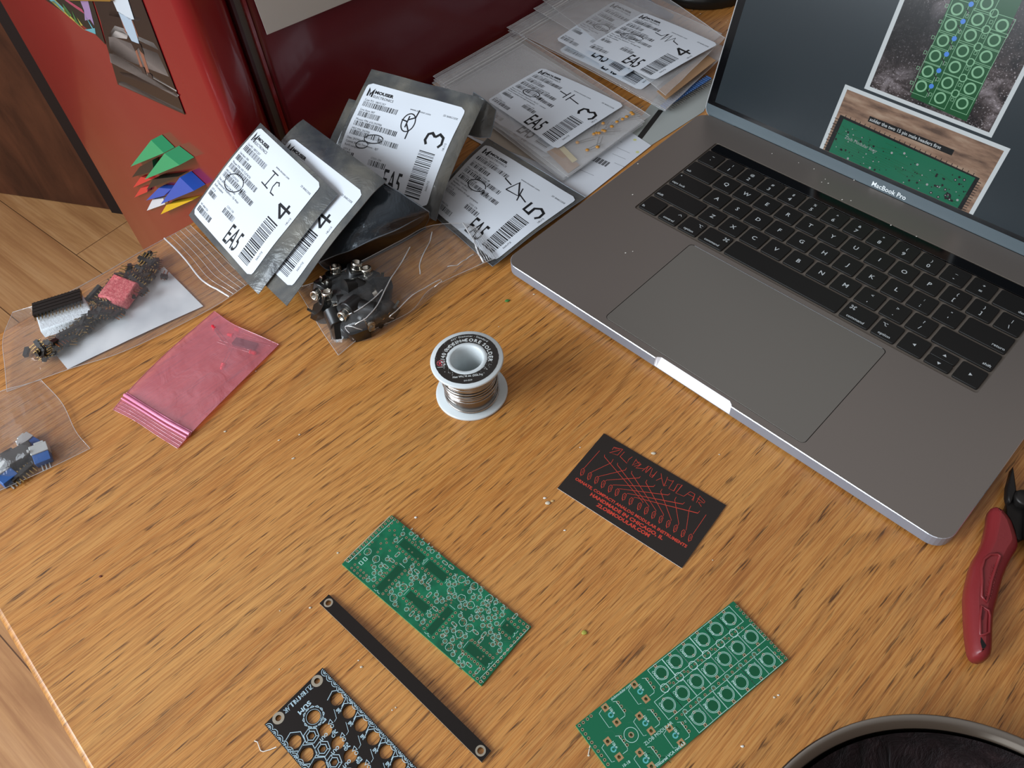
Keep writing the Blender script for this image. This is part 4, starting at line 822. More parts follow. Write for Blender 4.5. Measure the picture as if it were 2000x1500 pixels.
# ================================================================ flush cutters (left half in view, right half beyond the frame edge)
Cz = lambda x, y, z: PX(1500 + x * .4132, 880 + y * .4132, z)
RDH = mat('red_rubber_grip', '#7e2629', .42, coat=.15); c_ = mapping(RDH); bump(RDH, tnoise(RDH, c_, 500, 3, .6), .2, .0004)
BST = mat('black_steel', '#2a2725', .4, .6); BST2 = mat('ground_steel', '#5a5652', .3, .8)
cut = thing('flush_cutters', 'flush cutters with red rubber handle and black jaws, at the right frame edge', 'pliers', tuple(PX(1975, 1130, 0)))
H = [(1043, 300), (1050, 278), (1066, 271), (1086, 277), (1108, 293), (1130, 318), (1148, 345), (1162, 385), (1174, 425), (1178, 455), (1168, 478), (1150, 505), (1128, 550), (1108, 600), (1093, 655), (1082, 705), (1070, 745), (1062, 785), (1058, 850), (1057, 905), (1055, 945), (1048, 972), (1033, 988), (1008, 995), (984, 990), (966, 976), (955, 952), (948, 915), (941, 860), (937, 800), (934, 740), (933, 690), (938, 645), (948, 600), (958, 555), (975, 510), (1000, 470), (1020, 425), (1032, 375), (1040, 335)]
axA, axB = Cz(1216, 60, 8), Cz(1196, 1180, 8); ad = (axB - axA).normalized(); an = Vector((-ad.y, ad.x, 0))
mirr = lambda P: P - an * (2 * (P - axA).dot(an))
def handle(mf):
    b = MB(); Pw = [mf(Cz(x, y, 9)) for x, y in H]; P2 = [(p.x, p.y) for p in Pw]
    if area2(P2) < 0: P2 = P2[::-1]
    lv = [(3.2, 3.5), (1.6, 1.6), (0, 4.6), (0, 9.5), (1.0, 12.0), (2.6, 13.8), (4.6, 14.6)]; n = len(P2); V = []
    lv = [(3.4, 1.0), (1.2, 1.8), (0, 4.0), (0, 9.5), (1.0, 12.0), (2.6, 13.8), (4.6, 14.6)]
    for d, z_ in lv: V += [W0(x, y, z_) for x, y in inset(P2, d)]
    b.add(V, [(k * n + i, k * n + (i + 1) % n, (k + 1) * n + (i + 1) % n, (k + 1) * n + i) for k in range(len(lv) - 1) for i in range(n)], RDH, True)
    top = inset(P2, 4.6); b.flat(top, 14.6, RDH); b.flat(inset(P2, 3.4), 1.0, RDH, flip=True)
    g = b.build('handle', cut)
    # sculpted groove with raised rim, and slots
    rg = [(1012, 620), (1010, 560), (1022, 515), (1050, 492), (1085, 488), (1098, 500), (1075, 560), (1056, 620), (1044, 680), (1030, 715), (1012, 690)]
    b = MB(); R2 = [mf(Cz(x, y, 14.8)) for x, y in rg]; b.tube(R2, .85, RDH, 8, True); b.build('grip_rim', g)
    b = MB(); q2 = [mf(Cz(x, y, 14.8)) for x, y in [(1008, 735), (1003, 790), (1005, 870), (1022, 870), (1045, 860), (1050, 780), (1045, 755)]]; b.tube(q2, .7, RDH, 8, True)
    hp = [(1006, 880), (1022, 905), (1032, 920), (1024, 935), (1012, 935), (1004, 905)]; b.poly([mf(Cz(x, y, 14.75)) for x, y in hp], BLK)
    hh = [(1012, 745), (1026, 760), (1018, 800), (1010, 800)]; b.poly([mf(Cz(x, y, 14.75)) for x, y in hh], mat('grip_groove', '#5c1b20', .5)); b.build('hanging_slot', g)
    if mf is idm:
        b = MB(); A, C = Cz(1040, 705, 14.7), Cz(1090, 500, 14.7); FT = Fr(A, C - A, (0, 0, 1)); FT.N = Vector((0, 0, 1)); FT.Y = FT.N.cross(FT.X); b.text('XURONITE', 1, -1.0, 4.2, RDH, FT, .25, 0, 'LEFT', .02, 1.0)
        V, F = text2d('XURONITE', 4.2, .02); b.add([FT(1 + x, -1 + y, -.3) for x, y in V], F, RDH); b.build('moulded_lettering', g)
idm = lambda P: P
for mf in (idm, mirr): handle(mf)
def metal(mf, px, z0, z1, m, nm, bev=.4):
    b = MB(); P2 = [(p.x, p.y) for p in [mf(Cz(x, y, (z0 + z1) / 2)) for x, y in px]]; b.prism(P2, z0, z1, m, W0, bev); b.build(nm, cut)
for mf in (idm, mirr):
    metal(mf, [(1149, 88), (1127, 168), (1124, 215), (1134, 260), (1150, 240), (1166, 200), (1160, 150)], 4.5, 10.5, BST, 'jaw', .8)
    metal(mf, [(1134, 225), (1166, 196), (1222, 188), (1224, 410), (1190, 428), (1172, 425), (1160, 380), (1146, 340), (1124, 305), (1122, 260)], 4.2 if mf is idm else 7.8, 7.6 if mf is idm else 11.2, BST, 'shank', .5)
b = MB(); c0 = Cz(1212, 226, 11); b.lathe([(0, 12.9), (4.2, 12.7), (5.2, 12.0), (5.4, 11.1), (5.4, 4)], BST, Fr((c0.x, c0.y, 0), (1, 0, 0), (0, 1, 0)), n=32); b.build('pivot_rivet', cut)
# ================================================================ steel bowl with dark residue, lower right
ZB = 30.0; q1, q2_, q3 = [PX(x, y, ZB) for x, y in ((1529, 1497), (1756, 1394.5), (2000, 1442))]
def circ3(a, b_, c):
    d = 2 * (a.x * (b_.y - c.y) + b_.x * (c.y - a.y) + c.x * (a.y - b_.y)); s = lambda p: p.x ** 2 + p.y ** 2
    ux = (s(a) * (b_.y - c.y) + s(b_) * (c.y - a.y) + s(c) * (a.y - b_.y)) / d; uy = (s(a) * (c.x - b_.x) + s(b_) * (a.x - c.x) + s(c) * (b_.x - a.x)) / d
    return ux, uy, hypot(a.x - ux, a.y - uy)
bx, by, brd = circ3(q1, q2_, q3)
BW = thing('steel_bowl', 'round steel bowl with dark brown residue, cut off by the lower right corner', 'bowl', (bx, by, 0))
STL = mat('brushed_steel', '#9b948b', .16, 1.0); GUN = mat('dark_residue', '#1d1110', .62, spec=.25)
c_ = mapping(GUN); n1 = tnoise(GUN, c_, 55, 6, .7, 1.2); lk(GUN, ramp(GUN, n1, [(.35, '#0a0505'), (.55, '#190e0f'), (.68, '#2a1d1d'), (.82, '#4a4240')]), GUN.node_tree.nodes['Principled BSDF'].inputs['Base Color']); bump(GUN, n1, .7, .004)
BFr = Fr((0, 0, 0), (1, 0, 0), (0, 1, 0))
b = MB(); b.lathe([(brd - 24, .2), (brd - 18, .4), (brd - 6, 16), (brd - .8, ZB - 1.2), (brd, ZB - .4), (brd - .4, ZB), (brd - 1.5, ZB + .1), (brd - 3.5, ZB - .8), (brd - 7.5, ZB - 5), (brd - 9, ZB - 10)], STL, BFr, n=128)
b.poly([BFr((brd - 24) * cos(t), (brd - 24) * sin(t), .2) for t in [2 * pi * i / 64 for i in range(64)]][::-1], STL); b.build('shell', BW, world=False)
b = MB(); rr = random.Random(4)
def gunk(u, v):
    r_ = v * (brd - 7.6); a = u * 2 * pi; z = 7 + 20 * (r_ / (brd - 7.6)) ** 5; z += 1.6 * noise.noise(Vector((r_ * cos(a) * .06, r_ * sin(a) * .06, 3))) * (1 if v < .96 else 0)
    return BFr(r_ * cos(a), r_ * sin(a), z)
b.grid(gunk, 120, 40, GUN); b.build('residue', BW, world=False)
# ================================================================ round black base at the top edge
ZA = 16.0; a1, a2, a3 = [PX(x, y, ZA) for x, y in ((1290, 0), (1352, 13), (1430, 2))]
ax_, ay_, ar_ = circ3(PX(1292, 1, 0), PX(1362, 21, 0), PX(1430, 14, 0))
DS = thing('round_dish', 'low round black dish with shiny glass rim, touching the top edge behind the parts bags', 'dish', (ax_, ay_, 0))
DK = mat('dish_black', '#1c1a17', .3); b = MB(); b.lathe([(0, 0), (ar_ - 1.5, 0), (ar_, 2), (ar_ - .5, 11), (ar_ - 3, 13), (ar_ - 6, 12), (0, 9)], DK, BFr, n=96); b.build('base', DS, world=False)
b = MB(); b.lathe([(ar_ - 7, 12.5), (ar_ - 5.5, 14.6), (ar_ - 8, 15.6), (ar_ - 14, 14.5), (ar_ - 22, 13.5), (0, 13)], mat('dish_glass', '#a6a492', .1, 0, coat=1.0), BFr, n=96); b.build('glass_plate', DS, world=False)
# ================================================================ parts bags with printed labels
LABW = mat('label_paper', '#dde3ea', .55); INK = mat('label_ink', '#101216', .6); PEN = mat('pen_ink', '#1a1c22', .45); INKF = mat('label_ink_faint', '#3c4046', .6)
def barcode(b, u, v, w, h, seed, g, m=None, vert=False):
    r_ = random.Random(seed); p = 0.0
    while p < (h if vert else w) - .3:
        t = r_.choice([.25, .3, .5, .75]) * (1 if vert else 1.3); gp = r_.choice([.3, .45, .7]) * (1.15 if vert else 1.5)
        k = .9 if vert else 1
        t *= 1.5 if vert else .95; gp *= 1.4 if vert else .95
        e = min(p + t, h if vert else w)
        if vert: P = [(u, v + p), (u + w, v + p), (u + w, v + e), (u, v + e)]; L = 5
        else: P = [(u + p, v), (u + e, v), (u + e, v + h), (u + p, v + h)]; L = 1
        if vert:
            V = []; 
            for k in range(L + 1): V += [g(u + w * k / L, v + p), g(u + w * k / L, v + e)]
            b.add(V, [(2 * k, 2 * k + 2, 2 * k + 3, 2 * k + 1) for k in range(L)], m or INK)
        else: b.poly([g(*q_) for q_ in P], m or INK)
        p += t + gp
def hand_circle(b, u, v, a, c, g, w=.9, tilt=.2): b.stroke([(u + a * cos(t) * cos(tilt) - c * sin(t) * sin(tilt), v + a * cos(t) * sin(tilt) + c * sin(t) * cos(tilt)) for t in [k * 6.1 / 26 for k in range(27)]], w, PEN, smap=g)
def symbol(b, kind, u, v, g):
    S = lambda P, w=1.2: b.stroke([(u + x * 1.15, v + y * 1.15) for x, y in P], w, PEN, smap=g)
    if kind == 'IC': S([(-6, 7), (2, 7)], 1.0); S([(-2, 7), (-3, -4)], 1.1); S([(-8, -4), (1, -4.5)], 1.0); S([(9, 2), (7, 4), (4.5, 3), (4, -1), (5.5, -5), (10, -5)], 1.0)
    if kind == 'npn':
        b.stroke([(u + 6 * cos(t), v + 8 * sin(t)) for t in [k * 6.28 / 28 for k in range(28)]], 1.0, PEN, smap=g, closed=True)
        S([(-6, 1), (-1, .5)]); S([(-1, 5), (-1, -4)], 1.2); S([(-1, 2), (4, 5), (4.5, 11)]); S([(-1, -1), (3, -6), (3, -12)])
    if kind == 'diode': S([(-13, 3), (-5, 1)]); S([(-5, -5), (-2, 7), (7, -4), (-5, -5)]); S([(4, 4), (9, -8)], 1.1); S([(6, -2), (15, -5)])
    if kind == 'cap': S([(-11, 2), (-3, 1)]); S([(-3, 6), (-3, -4)], 1.1); S([(1, 6), (1, -5)], 1.1); S([(1, 0), (12, -2)])
    if kind == 'res': S([(-14, 1), (-6, 0), (-3, 6), (-2, -5), (1, 6), (3, -5), (6, 5), (8, 0), (15, -2)], 1.0)
DIG = {'4': [[(0, 0), (0, 1)], [(0, 1), (-.75, .35)], [(-.75, .35), (.4, .35)]], '3': [[(-.6, .85), (-.3, 1), (.2, .95), (.35, .75), (.1, .52)], [(.1, .52), (.4, .3), (.2, .05), (-.3, 0), (-.6, .15)]], '5': [[(.4, 1), (-.5, 1), (-.55, .6), (.1, .62), (.4, .35), (.2, .04), (-.3, 0), (-.6, .15)]], '1': [[(0, 0), (0, 1)]]}
def print_label(b, W, H, g, digit, sym, item, part, seed, words=('Desc: 2N3906 PNP Bulk', 'Central: Bipolar Transistors - BJT', 'RoHS compliant')):
    T = lambda s, u, v, sz, m=INKF, bd=0.0, al='LEFT', sx=1.0, an=0.0: b.text(s, u, v, sz, m, ang=an, align=al, bold=bd, sx=sx, smap=g)
    k = H / 86.0; Y = lambda v: H - v * k
    b.stroke([(4.2, Y(12)), (4.2, Y(5)), (6.4, Y(10.5)), (8.6, Y(5)), (8.6, Y(12))], 1.5, INK, smap=g)
    T('MOUSER', 10.2, Y(8.2), 3.7, INK, .05, sx=1.3); T('ELECTRONICS', 10.2, Y(12), 3.2, INK, .0, sx=1.02)
    T('www.mouser.com', 50, Y(14), 2.6, INKF, .0, 'LEFT', 1.05)
    T('Cust PO: 1807C357', 4, Y(16.3), 2.6); barcode(b, 4, Y(21.5), 36, 4.6, seed, g)
    T('Line Item: ' + item, 4, Y(25.5), 2.6); barcode(b, 4, Y(30.8), 22, 4.6, seed + 1, g)
    T('Mouser P/N: ' + part, 4, Y(34.5), 2.6); barcode(b, 4, Y(39.5), 44, 4.4, seed + 2, g)
    T('MFG P/N: ' + part[4:], 4, Y(43), 2.5); barcode(b, 4, Y(47.6), 24 + seed % 3 * 6, 4.2, seed + 3, g); barcode(b, 34, Y(49), 20, 4.2, seed + 4, g)
    for i, w in enumerate(words): T(w, 3, Y(51.5 + i * 3.1), 2.5)
    T('QTY: 8', 3, Y(61.5), 2.4); barcode(b, 3, Y(66.2), 13, 4.0, seed + 5, g)
    T('COO: CN', 33, Y(62.5), 2.4); barcode(b, 32, Y(68), 17, 4.6, seed + 6, g)
    T('NO. 40601326', 3, Y(76.5), 2.3); barcode(b, 3, Y(82), 24, 4.6, seed + 7, g)
    T('2D BARCODE', W - 17, Y(11.5), 2.3)
    V, F = text2d('EA5', 17.5, .03); b.text('EA5', W * .50, Y(83), 23.5, INK, align='LEFT', bold=.006, sx=.5, smap=g)
    # digit lies on its side beside the tall bar code at the right border
    cx, cy = W * .85, Y(33)
    for pl in DIG[digit]: b.stroke([(cx - p[1] * 16 + 8, cy + p[0] * 11 + 1.5) for p in pl], 2.2, INK, smap=g)
    T('18U15', W * .975, Y(40), 2.6, INKF, 0, 'LEFT', 1, pi / 2)
    barcode(b, W * .76, Y(82), 15.0, 38 * k, seed + 9, g, vert=True); T('560UTZ', W * .955, Y(74), 2.4, INKF, 0, 'LEFT', 1, pi / 2)
    symbol(b, sym, W * .55, Y(25), g)
def antistatic():
    m = mat('static_shield_film', '#5c5f60', .26, .25, coat=.4, alpha=.82); b = m.node_tree.nodes['Principled BSDF']; c = mapping(m)
    n = tnoise(m, c, 22, 4, .55, .5); lk(m, ramp(m, n, [(.35, '#474b50'), (.5, '#5f6160'), (.68, '#7d7b73')]), b.inputs['Base Color']); bump(m, tnoise(m, c, 45, 4, .6, .8), .5, .003); return m
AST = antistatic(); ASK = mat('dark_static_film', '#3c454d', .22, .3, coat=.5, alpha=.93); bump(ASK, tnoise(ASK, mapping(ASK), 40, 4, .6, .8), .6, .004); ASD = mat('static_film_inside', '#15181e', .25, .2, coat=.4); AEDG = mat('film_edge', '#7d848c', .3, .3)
def lab_bag(name, label, O, X, Y, W, H, ext, thick, curl, digit=None, sym=None, item='', part='', seed=1, words=None, film_m=None, circ_=(), lab=True, group=None, u0=0.0, labz=.35, nose=None, cat='bag', printed=True):
    """bag body = two facing sheets; the frame origin is the label's lower left corner; ext = (left, right, below, above) margins"""
    F0 = Fr(O, X, Y); l, r, dn, up_ = ext; U0, U1, V0, V1 = -l, W + r, -dn, H + up_
    def top(u, v, w=0.0): 
        a = (u - U0) / (U1 - U0); c = (v - V0) / (V1 - V0); a = min(max(a, 0), 1); c = min(max(c, 0), 1)
        return F0(u, v, w + curl(u, v))
    root = thing(name, label, cat, tuple(F0(W / 2, 0, 0)), 0, group); film_m = film_m or AST
    pil = lambda a, c: thick * (min(1, 4.2 * min(a, 1 - a)) ** .5) * (min(1, 4.2 * min(c, 1 - c)) ** .5)
    b = MB(); b.grid(lambda a, c: top(U0 + (U1 - U0) * a, V0 + (V1 - V0) * c, 0), 30, 30, film_m)
    b.grid(lambda a, c: top(U0 + (U1 - U0) * a, V0 + (V1 - V0) * c, -.35 - pil(a, c)), 24, 24, film_m, flip=True)
    rim = [(U0 + (U1 - U0) * i / 30, V0) for i in range(31)] + [(U1, V0 + (V1 - V0) * i / 30) for i in range(1, 31)] + [(U1 - (U1 - U0) * i / 30, V1) for i in range(1, 31)] + [(U0, V1 - (V1 - V0) * i / 30) for i in range(1, 30)]
    n = len(rim); b.add([top(x, y, .02) for x, y in rim] + [top(x, y, -.37) for x, y in rim], [(i, n + i, n + (i + 1) % n, (i + 1) % n) for i in range(n)], AEDG if film_m is AST else film_m)
    b.build('pouch', root)
    if lab:
        g = lambda x, y: top(x, y, labz + .1); b = MB()
        out = rrect(0, 0, W, H, 4.5, 5)
        nu = 24
        def lg_(a, c):      # rounded label grid
            x, y = W * a, H * c; rr_ = 4.5
            yy = min(y, H - y)
            if yy < rr_: k = rr_ - sqrt(max(rr_ * rr_ - (rr_ - yy) ** 2, 0)); x = k + (W - 2 * k) * a
            return top(x, y, labz)
        b.grid(lg_, nu, 40, LABW)
        if digit and printed: print_label(b, W, H, g, digit, sym, item, part, seed, words or ('Desc: 2N3906 PNP Bulk', 'Central: Bipolar Transistors - BJT', 'RoHS compliant'))
        for cc in circ_: hand_circle(b, cc[0], cc[1], cc[2], cc[3], g)
        b.build('label', root)
    return root, top
# --- leaning bags by the fridge
nz = lambda u, v, s=.03, k=0: noise.noise(Vector((u * s, v * s, k)))
def Q3(tl, tr, br, bl):      # label frame from three true corners
    tl, tr, br, bl = map(Vector, (tl, tr, br, bl)); return bl, br - bl, tl - bl
ic = ([-183.6, 580.6, 62.0], [-125.9, 496.9, 60.1], [-189.7, 454.0, 15.4], [-247.4, 537.7, 17.4])
O, X, Y = Q3(*ic)
lab_bag('component_bag', 'foremost leaning grey bag, its white label pen-marked IC beside a circled line', O, X, Y, 101.6, 88.9, (3, 15, 5, 3), 5, lambda u, v: 1.5 * sin(v / 88.9 * pi) - .012 * max(0, u - 101.6) ** 2 - .05 * max(0, 12 - u) ** 1.3 - 1.2 * nz(u, v, .03, 1), '4', 'IC', '004', '595-TL074CN', 11,
        ('Desc: JFET Input Low Noise', 'TI Operational Amplifiers - Op Amps', 'RoHS compliant'), circ_=[(22, 42, 11, 7.5)], group='grey static bags with white labels')
tw = ([-155.0, 562.4, 62.8], [-94.4, 480.9, 64.7], [-156.3, 433.8, 21.7], [-216.9, 515.3, 19.8]); O, X, Y = Q3(*tw)
lab_bag('component_bag', 'second leaning grey bag, half covered by the one pen-marked IC', O - Vector((0, 0, 2)), X, Y, 101.6, 88.9, (8, 7, 12, 17), 4, lambda u, v: -1.0 + 1.0 * sin(v / 88.9 * pi) - .010 * max(0, v - 88) ** 2 - 1.0 * nz(u, v, .03, 2), '4', '', '005', '595-NE5532P', 23, ('Desc: Dual Low Noise', 'TI Operational Amplifiers', 'RoHS compliant'), group='grey static bags with white labels')
# folded open-mouthed bag: rolled sheet with a dark inside
def sheet(name, label, cat, rows, m, thick=.5, m2=None, rim=None, group=None, nu=28, nv=20, wr=0.0, k=0):
    S = surf(rows); b = MB()
    def f(u, v): p = S(u, v); return p + Vector((0, 0, wr * noise.noise(Vector((u * 5, v * 5, k)))))
    b.grid(f, nu, nv, m); b.grid(lambda u, v: f(u, v) - Vector((0, 0, thick)), nu, nv, m2 or m, flip=True)
    if rim: 
        for A in ([f(i / 40, 0) for i in range(41)], [f(i / 40, 1) for i in range(41)], [f(0, i / 40) for i in range(41)], [f(1, i / 40) for i in range(41)]): b.tube(A, rim[0], rim[1], 5)
    return b, f
Pz = lambda L: [PX(*p) for p in L]
rt = thing('component_bag', 'folded dark grey bag with gaping black mouth, right of the leaning bags', 'bag', tuple(PX(700, 480, 0)), 0, 'grey static bags with white labels')
rowsU = [Pz([(600, 360, 38), (650, 330, 52), (700, 330, 58), (742, 352, 60)]), Pz([(600, 420, 30), (670, 400, 46), (740, 385, 52), (790, 382, 50)]), Pz([(608, 470, 20), (680, 450, 36), (760, 425, 42), (834, 411, 36)]), Pz([(622, 512, 10), (690, 485, 26), (770, 450, 30), (837, 416, 30)])]
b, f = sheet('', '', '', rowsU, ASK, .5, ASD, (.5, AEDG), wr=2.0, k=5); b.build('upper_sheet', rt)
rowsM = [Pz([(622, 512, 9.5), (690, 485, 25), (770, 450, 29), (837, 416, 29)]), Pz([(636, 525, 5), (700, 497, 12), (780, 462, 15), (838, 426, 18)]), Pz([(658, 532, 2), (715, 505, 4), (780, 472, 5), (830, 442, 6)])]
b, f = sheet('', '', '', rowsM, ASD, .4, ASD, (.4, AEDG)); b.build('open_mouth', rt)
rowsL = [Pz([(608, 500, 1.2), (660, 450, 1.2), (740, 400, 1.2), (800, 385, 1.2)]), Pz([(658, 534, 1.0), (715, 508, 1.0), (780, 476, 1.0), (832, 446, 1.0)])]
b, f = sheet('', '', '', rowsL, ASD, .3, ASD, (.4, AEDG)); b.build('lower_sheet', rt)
# bag with transistor label, and the bag half hidden behind it
th = ([-93.4, 622.8, 64.7], [-13.4, 566.3, 67.3], [-55.4, 505.1, 25.8], [-135.4, 561.6, 23.3]); O, X, Y = Q3(*th)
TRB, _ = lab_bag('component_bag', 'grey bag near the fridge with pen-drawn transistor symbol and printed 3 on its label', O, X, Y, 98, 85, (4, 9, 6, 12), 5, lambda u, v: .9 * sin(v / 85 * pi) - .0022 * max(0, 55 - v) ** 2 - .055 * max(0, u - 98) ** 2 - 1.0 * nz(u, v, .03, 3), '3', 'npn', '007', '610-2N3906', 31, None, circ_=[(29, 39, 9, 3.6), (20, 32, 6, 3)], group='grey static bags with white labels')
lab_bag('component_bag', 'grey bag mostly hidden behind the one showing the transistor symbol', O + Vector((-14, 1, -13)), X, Y, 98, 80, (8, 2, 4, 3), 2, lambda u, v: -2 - .0026 * max(0, 55 - v) ** 2 - 1.0 * nz(u, v, .03, 3), '3', '', '006', '610-2N3904', 37, group='grey static bags with white labels')
# small silvery flap folded at the right of that bag
b, f = sheet('', '', '', [Pz([(925, 180, 64), (948, 196, 62), (969, 215, 55)]), Pz([(918, 225, 52), (940, 240, 48), (962, 250, 44)]), Pz([(912, 262, 40), (935, 268, 40), (957, 268, 40)])], AST, .4, AST, (.4, AEDG)); b.build('folded_flap', TRB)
# flat bag with diode label
def patch(c4):      # bilinear frame function from four true points (bl, br, tr, tl) -> g(u,v,w)
    bl, br, tr, tl = c4; return bl, br, tr, tl
fv = [PX(840, 404, 4), PX(966, 511, 5), PX(1128, 390, 5), PX(950, 281, 18)]
Wd, Hd = 98, 88
def g5(u, v, w=0.0):
    a, c = u / Wd, v / Hd; p = (fv[0] * (1 - a) + fv[1] * a) * (1 - c) + (fv[3] * (1 - a) + fv[2] * a) * c
    return p + Vector((0, 0, w + 3.5 * sin(pi * min(max(c, 0), 1)) * (1 - .4 * a) - .9 * nz(u, v, .03, 6)))
rt = thing('component_bag', 'flat grey bag beside the laptop with pen-drawn diode symbol and printed 5 on its label', 'bag', tuple(PX(985, 420, 0)), 0, 'grey static bags with white labels')
def plain_bag(rt, g, U0, U1, V0, V1, th, m, edge, flr=.4):
    b = MB(); f1 = lambda a, c: g(U0 + (U1 - U0) * a, V0 + (V1 - V0) * c, 0)
    def f2(a, c): p = f1(a, c); e = min(1, 6 * min(a, 1 - a, c, 1 - c)); return Vector((p.x, p.y, max(flr, p.z - .3 - th * e)))
    b.grid(f1, 26, 26, m); b.grid(f2, 26, 26, m, flip=True)
    for A in ([f1(i / 40, 0) for i in range(41)], [f1(i / 40, 1) for i in range(41)], [f1(0, i / 40) for i in range(41)], [f1(1, i / 40) for i in range(41)]): b.tube(A, .35, edge, 5)
    return b.build('pouch', rt)
def label_on(rt, g, W, H, digit, sym, item, part, seed, words=None, circs=(), nv=40, off=.5, printed=True):
    b = MB()
    def lg_(a, c):
        x, y = W * a, H * c; rr_ = 4.5; yy = min(y, H - y)
        if yy < rr_: k = rr_ - sqrt(max(rr_ * rr_ - (rr_ - yy) ** 2, 0)); x = k + (W - 2 * k) * a
        return g(x, y, off)
    b.grid(lg_, 24, nv, LABW); gg = lambda x, y: g(x, y, off + .12)
    if printed: print_label(b, W, H, gg, digit, sym, item, part, seed, words or ('Desc: 1N4148 DO-35', 'Rectifiers - Diodes', 'RoHS compliant through exemption'))
    for cc in circs: hand_circle(b, cc[0], cc[1], cc[2], cc[3], gg)
    return b.build('label', rt)
plain_bag(rt, g5, -3, Wd + 3, -4, Hd + 6, 5, AST, AEDG); label_on(rt, g5, Wd, Hd, '5', 'diode', '008', '621-1N4148', 41, circs=[(25, 43, 9, 6)])
# ================================================================ papers under the bags
PW = mat('white_sheet', '#d5d9df', .6); PB = mat('beige_sheet', '#b9aea0', .6); PGY = mat('grey_sheet', '#a5aaa6', .5); INV = mat('printed_grey', '#6c7078', .6)
def flat_paper(name, label, cat, px, z, m, th=.25, extra=None, rise=None):
    b = MB(); P = [PX(x, y, z) for x, y in px]; P2 = [(p.x, p.y) for p in P]; b.prism(P2, z - th, z, m, W0)
    if extra: extra(b, z + .04)
    o = b.build(name); tag(o, label, cat); return o
def inv_lines(b, z):
    for x0_, y0_, x1_, y1_ in [(1190, 268, 1215, 278), (1196, 300, 1222, 311), (1200, 318, 1222, 327), (1130, 330, 1160, 343), (1205, 288, 1230, 299)]:
        A, C = PX(x0_, y0_, z), PX(x1_, y1_, z); b.stroke([(A.x, A.y), (C.x, C.y)], .35, INV, W0, z)
    A, C = PX(1166, 306, z), PX(1193, 318, z); d = C - A
    for k in range(22):
        if k % 5 == 3: continue
        p = A + d * (k / 22); e = Vector((-d.y, d.x, 0)).normalized() * -7; p2 = p + e; b.stroke([(p.x, p.y), (p2.x, p2.y)], .5, INK, W0, z)
    for px_, py_ in [(1245, 297), (1240, 273)]: p = PX(px_, py_, z); b.disc(p.x, p.y, 1.6, mat('yellow_spot', '#cfcf8a', .6), W0, z, 10)
flat_paper('document', 'grey printed sheet with a thick black stripe, reaching to the laptop hinge', 'paper', [(1225, 262), (1262, 290), (1374, 218), (1410, 150), (1290, 180)], .5, PGY, .25,
           lambda b, z: b.poly([PX(1252, 274, z), PX(1296, 216, z), (PX(1286, 214, z)), PX(1243, 269, z)], mat('black_stripe', '#22211f', .5)))
flat_paper('document', 'white printed packing sheet lying between the flat grey bag and the laptop', 'paper', [(905, 262), (1137, 391), (1272, 284), (1229, 256), (1000, 190)], .9, PW, .25, inv_lines)
flat_paper('document', 'beige paper sheet under the clear bags against the fridge flank', 'paper', [(858, 166), (925, 268), (1100, 335), (1262, 232), (1010, 70)], 1.3, PB, .25)
flat_paper('envelope', 'dark blue flat envelope sticking out behind the topmost clear bag', 'envelope', [(1225, -12), (1262, -5), (1316, 29), (1290, 50), (1215, 20)], 3.2, mat('navy_envelope', '#2c4a78', .5), 3.0)
# ================================================================ clear zip bags (stack of capacitors, stack of resistors)
CLR = film('clear_film', '#fafafa', .05, .14, .14, '#ffffff'); CLR2 = film('clear_film_hazy', '#fafafa', .05, .22, .2, '#ffffff'); CEDG = film('clear_edge', '#eef2f4', .9, .55, .15); ZIPM = film('zip_ridge', '#f4f6f7', .8, .6, .2)
BRP = mat('brown_paper_tape', '#a98562', .7); BLB = mat('resistor_blue', '#3b5f94', .4); TANC = mat('cap_yellow', '#c58a35', .35); LEADM = mat('lead_wire', '#a8a49c', .25, 1.0)
def zbag(name, label, cor, z4, Wb, Lb, th=2.0, m=None, zips=(.09, .11), group=None, sag=0.0, lips=4, wr=.8, k=0, flr=.5):
    """cor: four photo corners (zip-left, zip-right, bottom-right, bottom-left) at true heights z4; u across the zip, v from zip to bottom"""
    m = m or CLR; C4 = [PX(x, y, z) for (x, y), z in zip(cor, z4)]
    C4 = [p - TF.Y * max(0, (p - TF.O).dot(TF.Y) - 2) for p in C4]
    def g(u, v, w=0.0):
        a, c = u / Wb, v / Lb; p = (C4[0] * (1 - a) + C4[1] * a) * (1 - c) + (C4[3] * (1 - a) + C4[2] * a) * c
        bz = sin(pi * min(max(c, 0), 1)) * sag; return p + Vector((0, 0, w + bz + wr * noise.noise(Vector((u * .05, v * .05, k)))))
    rt = thing(name, label, 'bag', tuple(sum(C4, Vector()) / 4 - Vector((0, 0, min(z4)))), 0, group)
    f1 = lambda a, c: g(a * Wb, c * Lb); b = MB()
    def f2(a, c): p = f1(a, c); e = min(1, 8 * min(a, 1 - a, c, 1 - c)); return Vector((p.x, p.y, p.z - .25 - th * e))
    b.grid(f1, 30, 34, m); b.grid(f2, 20, 24, m, flip=True)
    for A in ([f1(i / 30, 0) for i in range(31)], [f1(i / 30, 1) for i in range(31)], [f1(0, i / 30) for i in range(31)], [f1(1, i / 30) for i in range(31)]): b.tube(A, .28, CEDG, 5)
    b.build('pouch', rt); b = MB()
    for z_ in zips: b.tube([g(u * Wb / 30, z_ * Lb, .35) for u in range(31)], .7, ZIPM, 6)
    for k_ in range(lips): b.tube([g(u * Wb / 30, (.012 + .018 * k_) * Lb, .15) for u in range(31)], .18, CEDG, 5)
    b.build('zip_seal', rt); return rt, g
